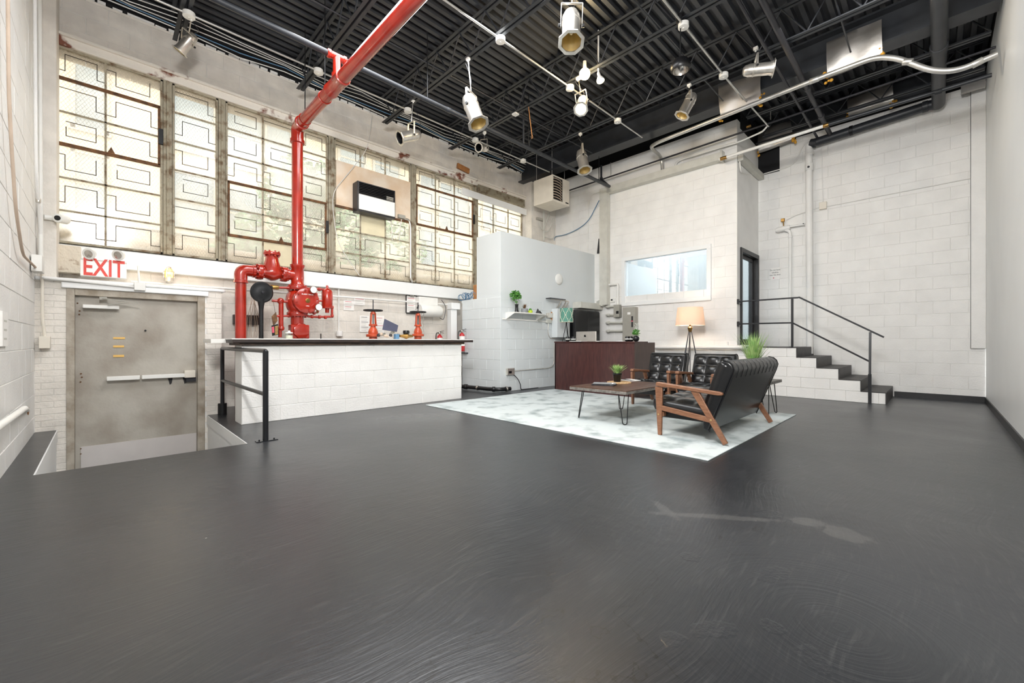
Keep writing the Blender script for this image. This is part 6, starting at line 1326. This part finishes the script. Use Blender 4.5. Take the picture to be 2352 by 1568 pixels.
# side table and tall grass
t = thing('side_table', 'grey topped hairpin leg side table behind the loveseat', 'table', (6.75, 1.8, 0))
MB().box((6.43, 1.57, .46), (7.05, 2.05, .50)).build('table_top', 'tableedge', t, world=True, bevel=.004)
for x, y, d in ((6.48, 1.62, (.7, -.7, 0)), (6.98, 1.63, (.7, .7, 0)), (6.98, 1.98, (.7, -.7, 0)), (6.5, 1.98, (.7, .7, 0))): hairpin(t, (x, y, RZ), d, .46)
q = Vector((6.76, 1.86, .501)); t = thing('tall_grass_plant', 'tall green grass plant rising behind the loveseat', 'plant', q)
MB().lathe([(0, 0), (.06, 0), (.065, .005), (.08, .13), (.075, .13), (.07, .11), (0, .11)], q, n=20).build('pot', 'concrete_grey', t, world=True)
mb = MB(); blades(mb, q+Vector((0, 0, .10)), 170, .62, .27, 11, .0065, .06, .12); tag(mb.build('grass', 'leaf_pale', t, world=True, smooth=0), kind='stuff')
# ------------------------------------------------------------ floor lamp
q = Vector((8.7, ax(1585, 800, 8.7).y, 0)); t = thing('floor_lamp', 'lit tripod floor lamp with cream drum shade by the office wall', 'lamp', q)
zt_ = ax(1585, 706, 8.7).z; zb_ = ax(1585, 747, 8.7).z
mb = MB().lathe([(.285, zb_), (.245, zt_)], (q.x, q.y, 0), n=40); mb.f = mb.f[:40]; mb.m = mb.m[:40]; mb.lathe([(.243, zt_), (.283, zb_)], (q.x, q.y, 0), n=40); mb.f = mb.f[:80]; mb.m = mb.m[:80]; mb.build('shade', 'shade_warm', t, world=True)
MB().sphere((q.x, q.y, (zt_+zb_)/2-.02), .05, 16, 10).build('bulb', 'bulb_pale', t, world=True); MB().cyl((q.x, q.y, zb_-.06), (q.x, q.y, (zt_+zb_)/2-.05), .02, n=12).build('socket', 'brass', t, world=True)
MB().lathe([(.03, zb_-.14), (.05, zb_-.05), (.02, zb_-.02)], (q.x, q.y, 0), n=16).build('hub', 'brass', t, world=True)
for k in range(3):
    a = k*2*PI/3+.5
    for s in (-.12, .12):
        aa = a+s; MB().cyl((q.x+.02*math.cos(a), q.y+.02*math.sin(a), zb_-.08), (q.x+.27*math.cos(aa), q.y+.27*math.sin(aa), 0), .0075, n=8).build('leg', 'dark_metal', t, world=True)
light('floor_lamp_light', 'POINT', (q.x, q.y, (zt_+zb_)/2-.02), None, 34, (1, .84, .68), .06)
# ------------------------------------------------------------ reception desk
t = thing('reception_desk', 'dark mahogany reception desk with curved counter top', 'desk', (7.4, 4.9, 0))
Y0, Y1 = 3.93, 5.86; XF = 7.075; H_ = 1.05
n = 16; fr = []; tp = []
for i in range(n+1):
    u = i/n; y = Y1+(Y0-Y1)*u; bow = .10*math.sin(PI*u); fr.append((XF+.02, y, 0)); tp.append((XF+bow-.03, y))
MB().box((XF, Y0+.02, .0), (XF+.03, Y1, H_-.035)).build('front_panel', 'mahogany', t, world=True, smooth=0)
mb = MB(); poly = [(XF-.02+.09*math.sin(PI*i/n), Y1+(Y0-Y1)*i/n, H_-.032) for i in range(n+1)]+[(XF+.5, Y0, H_-.032), (XF+.5, Y1, H_-.032)]
mb.prism(poly[::-1], (0, 0, .032)); mb.build('counter_board', 'mahogany', t, world=True, bevel=.003)
MB().box((XF+.0, Y0, 0), (7.86, Y0+.025, 1.03)).build('side_panel', 'mahogany_side', t, world=True, bevel=.002)
MB().box((XF, Y1-.025, 0), (7.7, Y1, 1.03)).build('side_panel', 'mahogany_side', t, world=True, bevel=.002)
MB().box((XF+.03, Y0+.025, .72), (7.84, Y1-.025, .75)).build('desktop', 'mahogany', t, world=True, smooth=0)
MB().box((XF+.5, Y0+.03, .75), (XF+.52, Y1-.03, H_-.032)).build('hutch_back', 'mahogany', t, world=True, smooth=0)
# desk things, on the counter (z=H_)
def D(px, py=778, x=7.25): p = ax(px, py, x); return Vector((x, p.y, H_+.0005))
q = Vector((7.72, ax(1346, 770, 7.72).y, .751)); t = thing('desktop_computer', 'silver desktop computer seen from behind on the reception desk', 'computer', q)
w2, zt1 = .27, ax(1346, 761, 7.72).z+.0
MB().box((7.71, q.y-w2, .85), (7.74, q.y+w2, zt1)).build('screen_back', 'apple', t, world=True, bevel=.01)
MB().box((7.70, q.y-.09, .755), (7.80, q.y+.09, .76)).build('foot', 'apple', t, world=True); MB().beam((7.76, q.y, .76), (7.75, q.y, .95), .01, .16, up=(0, 1, 0)).build('stand', 'apple', t, world=True)
mb = MB(); lx = 7.708; c0 = Vector((lx, q.y+.02, zt1-.10)); mb.lathe([(.022, 0), (.022, .001)], c0+Vector((0, .006, 0)), (-1, 0, 0), 14); mb.lathe([(.02, 0), (.02, .001)], c0+Vector((0, -.008, -.004)), (-1, 0, 0), 14); mb.lathe([(.007, 0), (.007, .001)], c0+Vector((0, -.004, .032)), (-1, 0, 0), 8); mb.build('fruit_logo', 'ink', t, world=True)
# teal lamp
q = D(1301, 778, 7.42); q.z = H_; t = thing('table_lamp', 'black tripod table lamp with green trellis pattern drum shade', 'lamp', q)
za, zc = ax(1301, 740, 7.42).z, ax(1301, 708, 7.42).z; R_ = .145
mb = MB().lathe([(R_*1.02, za), (R_*.98, zc)], (q.x, q.y, 0), n=36); mb.f = mb.f[:36]; mb.m = mb.m[:36]; sh = mb.build('shade', 'teal', t, world=True)
mb = MB(); mb.tube([(q.x+R_*1.02*math.cos(a), q.y+R_*1.02*math.sin(a), za+.004) for a in [i*PI/18 for i in range(36)]], .005, 5, closed=True); mb.build('lower_trim', 'cream', t, world=True)
mb = MB(); nn = 6; hh = zc-za
for k in range(nn):
    for sgn in (-1, 1):
        for lo_ in (0, 1):
            pts = []
            for i in range(13):
                u = i/12; st = u+.09*math.sin(4*PI*u); a = (k+sgn*(st*.5)*1.0)*2*PI/nn; z = za+hh*(.02+.48*u+(.48*lo_)); 
                if lo_: a = (k+.5*sgn-sgn*st*.5)*2*PI/nn
                pts.append((q.x+(R_*1.015+.001)*math.cos(a), q.y+(R_*1.015+.001)*math.sin(a), z))
            mb.tube(pts, .0045, 5)
mb.build('trellis_pattern', 'cream', t, world=True)
MB().cyl((q.x, q.y, za-.04), (q.x, q.y, za+.08), .016, n=10).build('socket', 'black_plastic', t, world=True)
for k in range(3): a = k*2*PI/3+.3; MB().cyl((q.x, q.y, za-.01), (q.x+.09*math.cos(a), q.y+.09*math.sin(a), H_), .007, n=8).build('leg', 'black_iron', t, world=True)
def mug(q, label, s=1):
    t = thing('mug', label, 'mug', q); MB().lathe([(0, 0), (.028*s, 0), (.042*s, .02*s), (.044*s, .05*s), (.034*s, .075*s), (.03*s, .09*s), (.026*s, .09*s), (.026*s, .03*s)], q, n=20).build('body', 'black_plastic', t, world=True)
    MB().lathe([(.0445*s, .035*s), (.0452*s, .05*s)], q, n=20).build('band', 'white_plastic', t, world=True)
    MB().tube([Vector(q)+Vector((0, -.042*s-.02*s*math.sin(a), .045*s+.02*s*math.cos(a))) for a in [i*PI/6 for i in range(7)]], .005, 6).build('handle', 'black_plastic', t, world=True)
mug(D(1304, 778, 7.12), 'black jug with white band on the desk, under the green lamp', 1.15)
mug(D(1317, 778, 7.12), 'black jug with white band between green lamp and computer', 1.15)
mug(D(1441, 778, 7.14), 'black cup with white band at the right end of the desk', 1.1)
mug(D(1449, 778, 7.18), 'black cup with white band beside the black round vase', 1.1)
for px0, px1, lab in ((1309, 1336, 'stack of white papers on the desk below the computer'), (1370, 1379, 'small white card on the reception desk right of the computer'), (1417, 1432, 'white envelope on the reception desk left of the black cups')):
    a, bb = D(px0, 778, 7.1), D(px1, 778, 7.1); tag(MB().box((7.08, bb.y, H_+.0005), (7.3 if px0 < 1340 else 7.16, a.y, H_+.011)).build('paper_stack', 'paper', world=True, bevel=.001), lab, 'paper')
q = D(1461, 778, 7.16); t = thing('flower_vase', 'round black vase with white flowers at the desk end', 'plant', q)
MB().lathe([(0, 0), (.025, 0), (.05, .02), (.06, .055), (.05, .09), (.028, .108), (.024, .1)], q, n=24).build('vase', 'black_plastic', t, world=True)
mb = MB(); leaves(mb, q+Vector((0, 0, .16)), .07, 160, 6, .022, .6, .35); mb.build('foliage', 'leaf', t, world=True, smooth=0)
mb = MB(); rr = random.Random(2)
for k in range(7):
    c0 = q+Vector((rr.uniform(-.04, .04), rr.uniform(-.05, .05), .2+.02*k)); mb.tube([q+Vector((0, 0, .1)), c0], .002, 4)
    for j in range(5): a = j*2*PI/5+k; p = c0+Vector((.02*math.cos(a), .02*math.sin(a), .008)); x, y = frame_of(Vector((math.cos(a)*.5, math.sin(a)*.5, 1))); mb.add([c0, p-x*.012, p+(p-c0)*.9+Vector((0, 0, .01)), p+x*.012], [(0, 1, 2, 3)])
mb.build('petals', 'petal', t, world=True, smooth=0)
